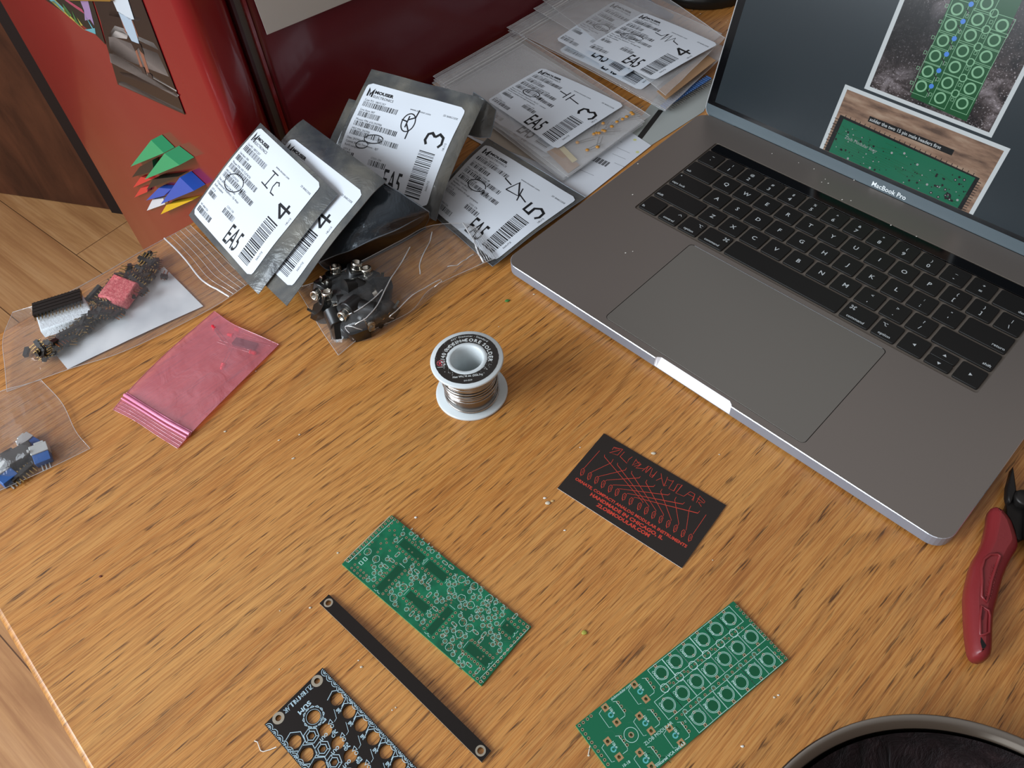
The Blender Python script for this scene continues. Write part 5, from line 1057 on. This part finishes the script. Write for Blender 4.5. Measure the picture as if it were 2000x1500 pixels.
def lab_in(rt, g, cor, W, H, *a, z=(0, 0, 0, 0), **k):
    C4 = [PX(x, y, zz) for (x, y), zz in zip(cor, z)]      # bl br tr tl
    bow = k.pop('bow', 1.0)
    def gl(u, v, w=0.0):
        p, q_ = u / W, v / H; P = (C4[0] * (1 - p) + C4[1] * p) * (1 - q_) + (C4[3] * (1 - p) + C4[2] * p) * q_; return P + Vector((0, 0, w + bow * sin(pi * p) + .6 * bow * sin(pi * q_)))
    return label_on(rt, gl, W, H, *a, **k), gl
GC = 'clear zip bags of capacitors'
# three capacitor bags, undermost first
for i, (dx, dy) in enumerate([(-6, 12), (-3, 6)]):
    zb = 3.0 + 2.6 * i
    rt, g = zbag('zip_bag', ['clear zip bag at the very bottom of the capacitor stack', 'clear zip bag in the middle of the capacitor stack'][i], [(850 + dx, 150 + dy), (1000 + dx, 66 + dy), (1262 + dx, 232 + dy), (1104 + dx, 342 + dy)], [zb + 3, zb + 3, zb, zb], 115, 150, 1.8, CLR2, group=None, k=3, sag=1.2, wr=.3)
    lab_in(rt, g, [(943 + dx * 2.2, 215 + dy), (1078 + dx * 2.0, 296 + dy * 1.2), (1205 + dx, 215 + dy), (1050 + dx, 140 + dy)], 98, 80, '3', '', '01%d' % i, '594-K104K15', 60 + i, z=(zb + 1, zb + 1, zb + 1, zb + 3), bow=.8, words=('Desc: Ceramic Disc', 'Multilayer Ceramic MLCC', 'RoHS compliant'))
rt, g = zbag('zip_bag', 'clear zip bag on top of the capacitor stack, label marked with capacitor symbol and 3', [(846, 149), (1003, 60), (1270, 226), (1110, 346)], [12, 12, 8, 8], 115, 150, 1.9, CLR, k=3, sag=1.3, wr=.3)
lab_in(rt, g, [(951, 197), (1087, 293), (1220, 206), (1059, 133)], 98, 84, '3', 'cap', '012', '594-K104K15X7R', 71, z=(10.5, 9.5, 10, 13), words=('Desc: 0.1uF Ceramic Disc', 'Multilayer Ceramic Capacitors MLCC - Leaded', 'RoHS compliant through exemption'), circs=[(24, 40, 9, 5)])
# paper tape and capacitors showing beyond the label
b = MB(); P = [PX(1068, 296, 7.6), PX(1110, 338, 6.6), PX(1132, 322, 6.6), PX(1092, 284, 7.6)]; b.poly(P[::1], BRP); b.poly([p - Vector((0, 0, .4)) for p in P][::-1], BRP); b.add(P + [p - Vector((0, 0, .4)) for p in P], [(i, 4 + i, 4 + (i + 1) % 4, (i + 1) % 4) for i in range(4)], BRP)
P = [PX(1092, 290, 8.2), PX(1118, 318, 7.4), PX(1128, 312, 7.4), PX(1100, 284, 8.2)]; b.poly(P, mat('cream_tape', '#cdbf97', .6)); o = b.build('component_tape'); tag(o, 'brown paper tape strip sticking out below the top capacitor label', 'tape')
CAP = None; rr = random.Random(2)
for i, (x, y) in enumerate([(1147, 295), (1167, 289), (1160, 264), (1165, 262), (1177, 257), (1181, 258), (1178, 243), (1195, 249), (1128, 280), (1233, 222), (1236, 225), (1170, 262), (1216, 235), (1205, 240), (1224, 230)]):
    loc = PX(x, y, 7.0 + .1 * (i % 4))
    if CAP is None:
        CAP = thing('disc_capacitor', 'tiny yellow-orange disc capacitor inside the top clear bag of the capacitor stack', 'capacitor', tuple(loc), 0, 'loose yellow disc capacitors in the clear bag')
        b = MB(); b.lathe([(0, -1.0), (1.3, -.8), (1.9, 0), (1.3, .8), (0, 1.0)], TANC, Fr((0, 0, 1.0), (1, 0, 0), (0, 1, 0)), n=16); b.build('body', CAP, world=False)
        for s_ in (-1, 1): b = MB(); b.tube([Vector((1.4, s_ * .9, 1)), Vector((4, s_ * 1.3, .8)), Vector((16, s_ * 1.6, .6))], .22, LEADM, 5); b.build('lead', CAP, world=False)
        CAP.rotation_euler = (0, 0, .5)
    else: dup(CAP, tuple(loc), (0, 0, rr.uniform(-.2, 1.3)))
# blue-bodied resistor packs and the resistor stack
RSX = [(1290, 208), (1316, 196), (1338, 178), (1362, 160)]
spots_ = [[(-4, 3), 4.6], [(-3, 1), 8.6], [(-8, 4), 12.4]]
nm = ['clear zip bag at the bottom of the resistor stack, full of blue parts on tape', 'clear zip bag second from the bottom of the resistor stack', 'clear zip bag under the topmost, its label peeking out at the upper left']
for i, ((dx, dy), zb) in enumerate(spots_):
    rt, g = zbag('zip_bag', nm[i], [(988 + dx * 2, 48 + dy * 2), (1120 + dx, -42 + dy), (1428 + dx, 96 + dy), (1303 + dx, 214 + dy)] if i < 2 else [(1036, 14), (1130, -52), (1410, 66), (1283, 170)], [zb + 3, zb + 3, zb, zb], 120, 160, 4.2 if i == 0 else 2.5, CLR2 if i else CLR, k=12, sag=2, wr=.6)
    if i == 2: lab_in(rt, g, [(1085, 78), (1215, 152), (1345, 75), (1201, 2)], 98, 86, '4', '', '015', '603-MFR-25', 85, z=(zb + 3, zb + 2.2, zb + 2.4, zb + 3.5), words=('Desc: Metal Film', 'Resistors - Through Hole', 'RoHS compliant'), circs=[(24, 42, 9, 5)])
    elif i == 1: lab_in(rt, g, [(1090, 100), (1250, 178), (1345, 110), (1201, 30)], 98, 86, '4', '', '014', '603-MFR-25', 82, z=(zb + 2, zb + 1.6, zb + 1.6, zb + 2.5), words=('Desc: Metal Film', 'Resistors - Through Hole', 'RoHS compliant'))
rt, g = zbag('zip_bag', 'topmost clear zip bag, label with pen-drawn resistor zigzag and a hand-marked 4', [(1060, 0), (1190, -75), (1416, 74), (1300, 186)], [20, 20, 17, 17], 120, 160, 2.6, CLR, k=12, sag=2, wr=.8)
lab_in(rt, g, [(1141, 95), (1277, 158), (1403, 87), (1257, 25)], 98, 86, '4', 'res', '016', '603-MFR-25FBF52', 91, z=(21, 19, 19, 22), words=('Desc: 100K Metal Film Resistors', 'Yageo Metal Film Resistors - Through Hole', 'RoHS compliant'), circs=[(25, 42, 13, 4.6)])
TP_ = None
b = MB(); P = [PX(1283, 178, 13.0), PX(1301, 194, 13.0), PX(1398, 118, 13.0), PX(1376, 104, 13.0)]; b.poly(P, BRP); b.poly([p - Vector((0, 0, .5)) for p in P][::-1], BRP); b.add(P + [p - Vector((0, 0, .5)) for p in P], [(i, 4 + i, 4 + (i + 1) % 4, (i + 1) % 4) for i in range(4)], BRP); tag(b.build('component_tape'), 'brown paper tape inside the resistor stack, along its near edge', 'tape')
RES = None
A, C = PX(1296, 208, 6), PX(1384, 152, 6)
for i in range(24):
    p = A + (C - A) * (i / 23) + Vector((0, 0, .2 * (i % 2)))
    if RES is None:
        RES = thing('resistor', 'small blue through-hole resistor taped in a row at the near edge of the resistor stack', 'resistor', tuple(p), 0, 'blue resistors in the clear bag'); d_ = (C - A).normalized(); q_ = Vector((-d_.y, d_.x, 0))
        b = MB(); b.tube([q_ * t for t in (-3.2, -2.6, -2, 2, 2.6, 3.2)], 1, BLB, 8, rs=[.7, 1.25, 1.0, 1.0, 1.25, .7]); b.build('body', RES, world=False)
        b = MB(); b.tube([q_ * -9, q_ * 9], .25, LEADM, 5); b.build('lead', RES, world=False)
    else: dup(RES, tuple(p))
# ================================================================ free-lying bags
FREE = film('clear_bag_film', '#f8f8f8', .08, .035, .10); FEDG = film('clear_bag_edge', '#ffffff', .9, .5, .12)
def free_bag(name, label, rows, gap, m, edge, zips=(), lips=0, vert_zip=True, nu=40, nv=24, wr=1.2, k=0, zipm=None, flo=.4, wfreq=4, back=None, floor_z=0):
    """rows: control rows of true points for the upper sheet (u along the row); lower sheet sinks to the table"""
    S = surf(rows); rt = thing(name, label, 'bag', tuple(Vector((S(.5, .5).x, S(.5, .5).y, 0))))
    def f(u, v):
        p = S(u, v); e = min(1, 7 * min(u, 1 - u, v, 1 - v)); return p + Vector((0, 0, e * wr * noise.noise(Vector((u * wfreq * 1.6, v * wfreq, k))) + e * wr * .5 * abs(noise.noise(Vector((u * wfreq * 3.6, v * wfreq * 2.2, k + 9))))))
    def g(u, v): p = f(u, v); e = min(1, 9 * min(u, 1 - u, v, 1 - v)); z = p.z - .2 - (gap(u, v) if callable(gap) else gap) * e; return Vector((p.x, p.y, max(z, flo)))
    b = MB(); b.grid(f, nu, nv, m); b.grid(g, nu // 2, nv // 2, back or m, flip=True); b.build('pouch', rt)
    b = MB()
    for A in ([f(i / 50, 0) for i in range(51)], [f(i / 50, 1) for i in range(51)], [f(0, i / 50) for i in range(51)], [f(1, i / 50) for i in range(51)]): b.tube([p + Vector((0, 0, .1)) for p in A], .22, edge, 5)
    b.build('sealed_edge', rt)
    if zips or lips:
        b = MB()
        for z_ in zips: b.tube([f(z_, i / 40) + Vector((0, 0, .5)) for i in range(41)], .8, zipm or ZIPM, 6)
        for q_ in range(lips): a = zips[-1] + (1 - zips[-1]) * (q_ + 1) / (lips + 1) if zips[-1] > .5 else zips[-1] * (q_ + 1) / (lips + 1); b.tube([f(a, i / 40) + Vector((0, 0, .2)) for i in range(41)], .2, edge, 5)
        b.build('zip_seal', rt)
    return rt, f
# ---- long bag of pin headers
HROW = [Pz([(25, 610, 6), (110, 582, 10), (200, 535, 11), (285, 486, 9), (372, 440, 5)]),
        Pz([(6, 662, 5), (90, 630, 15), (205, 585, 15), (318, 524, 11), (420, 487, 5)]),
        Pz([(10, 720, 3), (95, 690, 9), (215, 655, 8), (352, 574, 6), (455, 522, 6)]),
        Pz([(14, 765, 1), (132, 722, 1.5), (250, 683, 1.5), (410, 604, 2), (488, 552, 6)])]
rt, fH = free_bag('zip_bag', 'long clear zip bag of pin headers with a pink foam piece, overhanging the table edge', HROW, lambda u, v: 12, FREE, FEDG, zips=(.855,), lips=4, k=31, wr=1.8, flo=.5)
# frosted write-on panel
WPN = mat('frosted_write_panel', '#c9cdd2', .35, coat=.4, alpha=.97); c_ = mapping(WPN); lk(WPN, ramp(WPN, tnoise(WPN, c_, 25, 3, .5), [(.35, '#cdd2d6'), (.65, '#eceeef')]), WPN.node_tree.nodes['Principled BSDF'].inputs['Base Color'])
cw = [PX(132, 721, 1.0), PX(397, 598, 1.2), PX(320, 521, 1.6), PX(97, 678, 1.2)]
b = MB(); b.grid(lambda u, v: ((cw[0] * (1 - u) + cw[1] * u) * (1 - v) + (cw[3] * (1 - u) + cw[2] * u) * v) + Vector((0, 0, .7 * sin(pi * u) + .35 * nz(u * 100, v * 60, .05, 8))), 30, 14, WPN); b.build('write_on_panel', rt)
HBK = mat('header_black', '#1d1814', .4, coat=.3); PIN = mat('gold_pin', '#a88a55', .25, 1.0)
def header(n_, two=False):
    b = MB(); w = n_ * 2.54
    b.box(-w / 2, w / 2, -1.5, 1.5, -.2, 2.9, HBK)
    for i in range(1, n_): b.box(-w / 2 + i * 2.54 - .12, -w / 2 + i * 2.54 + .12, -1.27, 1.27, -.02, 2.52, BLK)
    b2 = MB()
    for i in range(n_): x = -w / 2 + 1.27 + i * 2.54; b2.box(x - .34, x + .34, -6.5, 3.6, 1.0, 1.65, PIN)
    return b, b2
HPROT = {}
rr = random.Random(21)
def put_header(n_, P, rot, label, group):
    if n_ not in HPROT:
        r = thing('pin_header', label, 'connector', tuple(P), 0, group, rot); b, b2 = header(n_); b.build('housing', r, world=False); b2.build('pins', r, world=False); HPROT[n_] = r; return r
    return dup(HPROT[n_], tuple(P), rot, label)
GH = 'pin headers loose in the long clear bag'; LH = 'small black pin header with golden pins, jumbled inside the long clear bag'
pts = []
for i in range(125):
    t = rr.random(); c = [(78, 688), (155, 640), (205, 596), (258, 552), (306, 512)]; s_ = t * 4; k = min(int(s_), 3); u = s_ - k
    x = c[k][0] * (1 - u) + c[k + 1][0] * u; y = c[k][1] * (1 - u) + c[k + 1][1] * u; wd_ = 26 if t > .45 else 15
    off = rr.gauss(0, .40) * wd_; x += off * .45; y += off * .9
    if t < .34: y += 6
    x += rr.uniform(-9, 9)
    zz = rr.uniform(2.2, 9); n_ = rr.choice([2, 3, 3, 4, 5, 6])
    put_header(n_, PX(x, y, zz), (rr.uniform(-.5, .5) + rr.choice([0, 0, pi / 2]), rr.uniform(-.35, .35), rr.uniform(0, 6.28)), LH, GH)
d_ = (PX(78, 686, 4) - PX(54, 690, 4)).normalized()
r = thing('pin_header', 'tiny two-pin black header pair standing apart at the left end of the long bag', 'connector', tuple(PX(54, 690, 2)), atan2(d_.y, d_.x)); b = MB()
b.box(-1.5, 1.5, -4, 4, 0, 3, HBK); b.box(9, 12, -5, 5, 0, 3, HBK); b.build('housing', r, world=False); b = MB(); b.box(1.5, 9, -2.4, -1.7, 1.2, 1.8, PIN); b.box(1.5, 9, 1.7, 2.4, 1.2, 1.8, PIN); b.build('pins', r, world=False)
PFO = mat('pink_foam', '#e0676b', .85); c_ = mapping(PFO); bump(PFO, tnoise(PFO, c_, 700, 3, .7), .9, .0008); lk(PFO, ramp(PFO, tnoise(PFO, c_, 500, 3, .6), [(.4, '#cf5a60'), (.65, '#ee8a88')]), PFO.node_tree.nodes['Principled BSDF'].inputs['Base Color'])
b = MB(); b.prism([(p.x, p.y) for p in (PX(222, 534, 13), PX(268, 551, 13), PX(240, 590, 13), PX(190, 576, 13))], 5, 13, PFO, W0, 1.2); tag(b.build('foam_block'), 'salmon-pink square foam piece inside the long clear bag', 'foam')
WFO = mat('white_foam', '#dfe6ea', .8); bump(WFO, tnoise(WFO, mapping(WFO), 420, 3, .7), .8, .001)
b = MB(); b.prism([(p.x, p.y) for p in (PX(66, 606, 11), PX(158, 572, 11), PX(183, 612, 11), PX(78, 646, 11))], 3.5, 11, WFO, W0, 1.3); tag(b.build('foam_block'), 'white foam block carrying black header strips, left part of the long bag', 'foam')
A, C = PX(68, 598, 12), PX(158, 570, 12); d_ = (C - A).normalized(); q_ = Vector((-d_.y, d_.x, 0)); 
for j in range(4):
    P = (A + C) / 2 - q_ * (1 + j * 3.6) + Vector((0, 0, .2)); r = put_header(14, P, (0, 0, atan2(d_.y, d_.x)), 'long black header strip lying on the white foam block', 'header strips on the white foam'); r['label'] = 'long black header strip lying on the white foam block'; r['group'] = 'header strips on the white foam'
# ---- lower left bag with trimmers and a relay-like block
PROW = [Pz([(-70, 800, 3), (0, 765, 6), (45, 752, 5), (80, 742, 3)]), Pz([(-70, 870, 5), (0, 840, 8), (70, 810, 8), (121, 787, 3)]), Pz([(-70, 920, 6), (0, 895, 12), (85, 872, 13), (148, 842, 2)]), Pz([(-70, 990, 1), (0, 958, 1.5), (96, 915, 2), (176, 876, .9)])]
rt, fP = free_bag('zip_bag', 'clear bag at the left frame edge holding blue trimmers and a black block', PROW, lambda u, v: 12, FREE, FEDG, k=41, wr=3.0, flo=.5)
SLV = mat('silver_metal', '#cfd2d0', .35, .5); BLU = mat('trimmer_blue', '#2f62a8', .4)
for (x, y, an, sc_, lb) in [(57, 868, .35, 1, 'silver-topped blue potentiometer, upper one of the pair in the left bag'), (84, 889, -.25, 1.15, 'silver-topped blue potentiometer, lower one of the pair near the bag corner'), (10, 930, .2, 1.2, 'silver-topped blue potentiometer right at the left frame edge')]:
    r = thing('potentiometer', lb, 'potentiometer', tuple(PX(x, y, 1.5)), an + .7, None, (.25, .1, an + .7)); r.scale = (sc_ * .92,) * 3
    b = MB(); b.box(-4.8, 4.8, -7.5, -1, 0, 6, BLU, W0, .5); b.build('body', r, world=False); b = MB(); b.box(-5.2, 5.2, -1, 5.5, 0, 6.6, SLV, W0, .5); b.box(-2.2, 3.5, 5.5, 7.6, .5, 5, SLV, W0, .3); b.box(-6.4, -5.2, 1, 3, 2, 8, SLV); b.build('can', r, world=False); b = MB()
    for i in (-1, 0, 1): b.box(i * 2.2 - .35, i * 2.2 + .35, -11.5, -7.5, 1.4, 1.9, SLV)
    b.build('pins', r, world=False)
r = thing('connector_block', 'dark grey plastic block beside the blue potentiometers in the left clear bag', 'component', tuple(PX(36, 904, 1)), .62); b = MB(); b.box(-15, 13, -6, 6, 0, 8, mat('dark_block', '#3a3532', .45), W0, .6); b.box(-6, 2, 6, 9, 1, 7, mat('dark_block', '#2e2a28', .4), W0, .4); b.build('body', r, world=False)
b = MB()
for i in range(7): b.box(-13 + i * 4, -12.2 + i * 4, -9, -6, 1, 1.6, SLV)
b.build('pins', r, world=False)
put_header(6, PX(45, 925, 2), (.2, 0, .9), 'black pin header with bright pins at the bottom of the left clear bag', None); HP = None
# ---- pink antistatic bag with LEDs and a chip
PKF = film('pink_film', '#fad2d7', .10, .30, .16, '#f0a6b0'); PKE = film('pink_edge', '#f4a3b8', .7, .5, .15, '#f39ab2'); PKZ = mat('pink_zip', '#f08fb2', .35, coat=.5, alpha=.9)
KROW = [Pz([(221, 800, .8), (262, 752, 3), (330, 685, 2.5), (418.6, 608, 1.2)]), Pz([(262, 821, 1.5), (300, 778, 4.5), (370, 712, 5), (455, 633, 4.0)]), Pz([(306, 850, 1.2), (345, 805, 4), (418, 737, 5), (505, 655, 4.5)]), Pz([(347, 876, .8), (390, 828, 2.5), (460, 757, 2.5), (544.6, 673, 1.2)])]
rt, fK = free_bag('zip_bag', 'small pink zip bag holding red light diodes and a black chip', KROW, lambda u, v: 3, PKF, PKE, zips=(.155,), lips=3, k=51, wr=.7, zipm=PKZ, flo=.35)
b = MB(); b.tube([fK(.205, i / 40) + Vector((0, 0, .3)) for i in range(41)], 1.5, PKZ, 6); b.tube([fK(.235, i / 40) + Vector((0, 0, .1)) for i in range(41)], .6, PKZ, 6); b.build('zip_ridge', rt)
LEDR = mat('led_red', '#e3263c', .2, coat=.5, emis='#e3263c', es=.05); ZK = lambda x, y, z: PX(x * .28, 580 + y * .28, z)
LEDP = None; lbs = ['red light diode at the upper left inside the pink bag', 'red light diode under the fold at the top of the pink bag', 'red light diode just left of the chip in the pink bag', 'red light diode at the lower end of the chip in the pink bag', 'red light diode lowest in the pink bag, legs pointing up']
for (hx, hy, lx, ly), lb in zip([(1490, 212, 1620, 370), (1655, 228, 1850, 300), (1605, 266, 1890, 335), (1768, 388, 1520, 308), (1552, 488, 1618, 350)], lbs):
    A, C = ZK(hx, hy, 1.8), ZK(lx, ly, 1.4); d_ = C - A; r = thing('light_diode', lb, 'diode', tuple(A), atan2(d_.y, d_.x)); L_ = d_.length
    b = MB(); F_ = Fr((0, 0, 0), (0, 1, 0), (0, 0, 1)); b.lathe([(0, -2.6), (1.0, -2.2), (1.5, -1.2), (1.55, 1.8), (1.9, 1.9), (1.9, 2.6), (0, 2.7)], LEDR, F_, n=20); b.build('lens', r, world=False)
    for s_ in (-.8, .8): b = MB(); b.tube([Vector((2.6, s_, 0)), Vector((L_ * .5, s_ * 1.6, -.1)), Vector((L_, s_ * 1.3, -.2))], .26, LEADM, 6); b.build('lead', r, world=False)
A, C = ZK(1650, 315, 2), ZK(1775, 350, 2); d_ = C - A; r = thing('chip', 'black rectangular chip inside the pink bag', 'chip', tuple((A + C) / 2 + Vector((0, 0, -1.4))), atan2(d_.y, d_.x)); b = MB(); b.box(-9.6, 9.6, -3.2, 3.2, 0, 3, mat('chip_black', '#201c26', .4), W0, .4); b.build('body', r, world=False); b = MB()
for i in range(7):
    for s_ in (-1, 1): b.box(-8.2 + i * 2.54, -7.6 + i * 2.54, s_ * 3.3 - .15, s_ * 3.3 + .15, -.6, 1.6, LEADM)
b.build('pins', r, world=False)
# ---- clear bag of jacks
JROW = [Pz([(579.5, 563, 1), (654, 536, 14), (782, 470, 14), (833, 443, 12), (895, 436, 10), (930, 445, 9)]),
        Pz([(602, 600, 3), (690, 575, 22), (790, 530, 15), (868, 480, 12), (915, 468, 9), (947, 468, 8)]),
        Pz([(630, 648, 3), (720, 625, 20), (800, 583, 13), (880, 535, 8), (925, 498, 8), (960, 488, 7)]),
        Pz([(661, 694, 1), (716, 651, 2), (801, 609, 1.5), (843, 563, 2), (933, 519, 6), (970, 504, 7)])]
rt, fJ = free_bag('zip_bag', 'clear zip bag of black audio jacks, its mouth resting on the flat diode bag', JROW, lambda u, v: 24, FREE, FEDG, zips=(.845,), lips=5, k=61, wr=4.5, flo=.5, nu=60, nv=36, wfreq=3)
# crumpled ridges of film
b = MB()
for P in ([(.32, .95), (.30, .8), (.38, .68), (.50, .66), (.56, .72), (.56, .86)], [(.14, .72), (.30, .45), (.44, .12)], [(.05, .62), (.2, .5), (.3, .42)], [(.60, .1), (.48, .3), (.46, .45)], [(.58, .55), (.66, .62), (.8, .66)], [(.12, .95), (.10, .7), (.20, .9)]):
    b.tube([fJ(*(lambda t: (crom([Vector((p[0], p[1], 0)) for p in P], t).x, crom([Vector((p[0], p[1], 0)) for p in P], t).y))(i / 24)) + Vector((0, 0, .4)) for i in range(25)], .45, FEDG, 5)
b.build('crease', rt)
JB = mat('jack_black', '#171717', .38, coat=.2); JS = mat('jack_nickel', '#c9c5ba', .18, 1.0)
J0 = None; rr = random.Random(77); GJ = 'audio jacks loose in the clear bag'
ZJ = lambda x, y, z: PX(570 + x * .21, 420 + y * .21, z)
JK = 1.38
JP = [(300, 690, 7, 2.5), (590, 560, 10, .3), (640, 700, 11, 1.2), (850, 690, 7, .2), (350, 830, 6, 2.8), (520, 830, 9, 1.8), (680, 800, 7, 2.2), (870, 890, 5, 5.3), (500, 940, 10, 3.9), (640, 960, 6, .8), (450, 1060, 4, 3.5), (620, 1070, 4, 5.0), (780, 930, 4, 1.0), (420, 600, 6, 2.0), (720, 610, 5, .9), (300, 900, 5, 1.4), (560, 700, 14, 2.2), (700, 880, 12, 4.4), (400, 960, 9, .4), (560, 870, 15, 5.6)]
for i, (x, y, z_, an) in enumerate(JP):
    loc = ZJ(x, y, z_ + 2.5); rot = (rr.choice([0, pi / 2, -1.2, 1.3, 2.2, pi]) + rr.uniform(-.25, .25), rr.uniform(-.4, .4), an)
    if i == 0:
        J0 = thing('audio_jack', 'black round-backed audio jack with nickel threads, jumbled in the clear bag', 'jack', tuple(loc), 0, GJ, rot); J0.scale = (JK,) * 3
        b = MB(); P = [(-4.5, -5), (4.5, -5), (4.5, 2)] + [(4.5 * cos(t), 2 + 4.5 * sin(t)) for t in [k * pi / 10 for k in range(1, 10)]] + [(-4.5, 2)]; b.prism(P, -4.5, 4.5, JB, W0, .6); b.build('body', J0, world=False)
        b = MB(); b.lathe([(0, 4.4), (3.1, 4.4), (3.1, 5.0), (2.8, 5.2), (3.05, 5.5), (2.8, 5.9), (3.05, 6.2), (2.8, 6.6), (3.05, 6.9), (2.9, 8.6), (1.9, 8.7), (1.9, 6), (0, 6)], JS, W0, n=20); b.build('threaded_barrel', J0, world=False)
        b = MB(); b.box(-3, -1.6, -7.8, -5, 1.0, 1.4, JS); b.box(1.4, 2.8, -8.4, -5, 1.0, 1.4, JS); b.box(-.8, .8, -5.5, -5, -7.4, 2, JS); b.build('terminals', J0, world=False)
    else: dup(J0, tuple(loc), rot)
# ================================================================ crumbs and small litter, each its own scrap
SC_ = [mat('pale_crumb', '#cfc4ae', .7), mat('white_fleck', '#e8e4da', .6), mat('leaf_green', '#3f7a35', .6), mat('dry_leaf', '#a5a043', .6), mat('tan_crumb', '#c9a873', .7)]
def scrap(name, label, cat, px, z, s, m, seed, group=None, flat=.5):
    r_ = random.Random(seed); P = PX(px[0], px[1], z); b = MB(); n = 7; V = []
    rings_ = [(0.0, .25), (s, .5), (s * .9, .9), (0.0, 1.0)]
    def sf(u, v):
        a = u * 2 * pi; r = sin(v * pi) * s * (1 + .45 * noise.noise(Vector((cos(a) * 1.3, sin(a) * 1.3, seed * 3.1)))); return P + Vector((r * cos(a), r * sin(a) * (.5 + .5 * r_.random() * 0 + .2), s * flat * (1 - cos(v * pi)) * .5))
    b.grid(sf, 9, 5, m); o = b.build(name); tag(o, label, cat, group); return o
cl = [((1070, 983), 1.9, 0, 'pale crumb cluster left of the business card, largest piece'), ((1079, 979), 1.2, 4, 'tan crumb touching the pale pieces left of the business card'), ((1064, 973), 1.1, 1, 'white crumb just above the crumb cluster left of the business card'), ((1276, 886), 1.6, 0, 'lone pale crumb on the wood above the business card')]
for (p, s, k, lb) in cl: scrap('crumb', lb, 'crumb', p, .05, s, SC_[k], int(p[0]), None)
scrap('leaf_scrap', 'bright green leaf scrap on the wood left of the laptop corner', 'leaf', (991, 588), .05, 2.0, SC_[2], 5); scrap('leaf_scrap', 'tiny dry yellow-green leaf scrap above the lower right circuit board', 'leaf', (1141, 1236), .05, 1.8, SC_[3], 6)
scrap('crumb', 'dark reddish speck on the wood in the lower left area', 'crumb', (197, 1126), .02, 1.0, mat('red_brown_speck', '#5e2416', .6), 9)
for p in [(1405, 888), (1392, 1094), (1103, 1036), (1133, 874), (700, 1290), (706, 1303), (773, 1382), (766, 1387), (812, 1011), (585, 849), (572, 896), (574, 895), (347, 720), (390, 645), (500, 725), (440, 843), (545, 860), (805, 1146), (606, 1187), (547, 1193), (546, 1307), (1348, 1419), (1450, 1458), (1520, 1358), (1512, 1362), (1368, 27), (1352, 20), (1421, 40), (1418, 44), (974, 638), (1043, 575), (1395, 0), (1150, 1476), (660, 1080)]:
    scrap('fleck', 'tiny pale fleck of dust or solder scattered on the wooden tabletop', 'fleck', p, .03, rr.uniform(.45, .95), rr.choice(SC_[:2]), int(p[0] + p[1]), 'pale flecks strewn over the table')
for p in [(1612, 350), (1618, 358), (1605, 356), (1645, 390), (1662, 392), (1740, 440), (1590, 330), (1246, 320), (1236, 380), (1222, 494), (1236, 491), (1668, 352), (1560, 318), (1790, 462), (1508, 300)]:
    scrap('fleck', 'tiny pale fleck lying on the grey laptop around the keys', 'fleck', p, ZT + .02, .4 + rr.random() * .3, SC_[1], int(p[0] * 3 + p[1]), 'pale flecks on the laptop')
b = MB(); b.tube([PX(*p) for p in [(497, 1447, .5), (503, 1449, .9), (506, 1458, .6), (509, 1466, .5), (514, 1468, .5), (528, 1464, .5), (540, 1459, 1.5)]], .3, SC_[1], 5); tag(b.build('thread'), 'white curly thread scrap at the left edge of the black faceplate', 'thread')
b = MB(); b.tube([PX(*p) for p in [(1151, 1440, .5), (1153, 1455, .5), (1149, 1474, .5)]], .25, SC_[1], 5); tag(b.build('thread'), 'short pale thread by the left end of the lower right circuit board', 'thread')
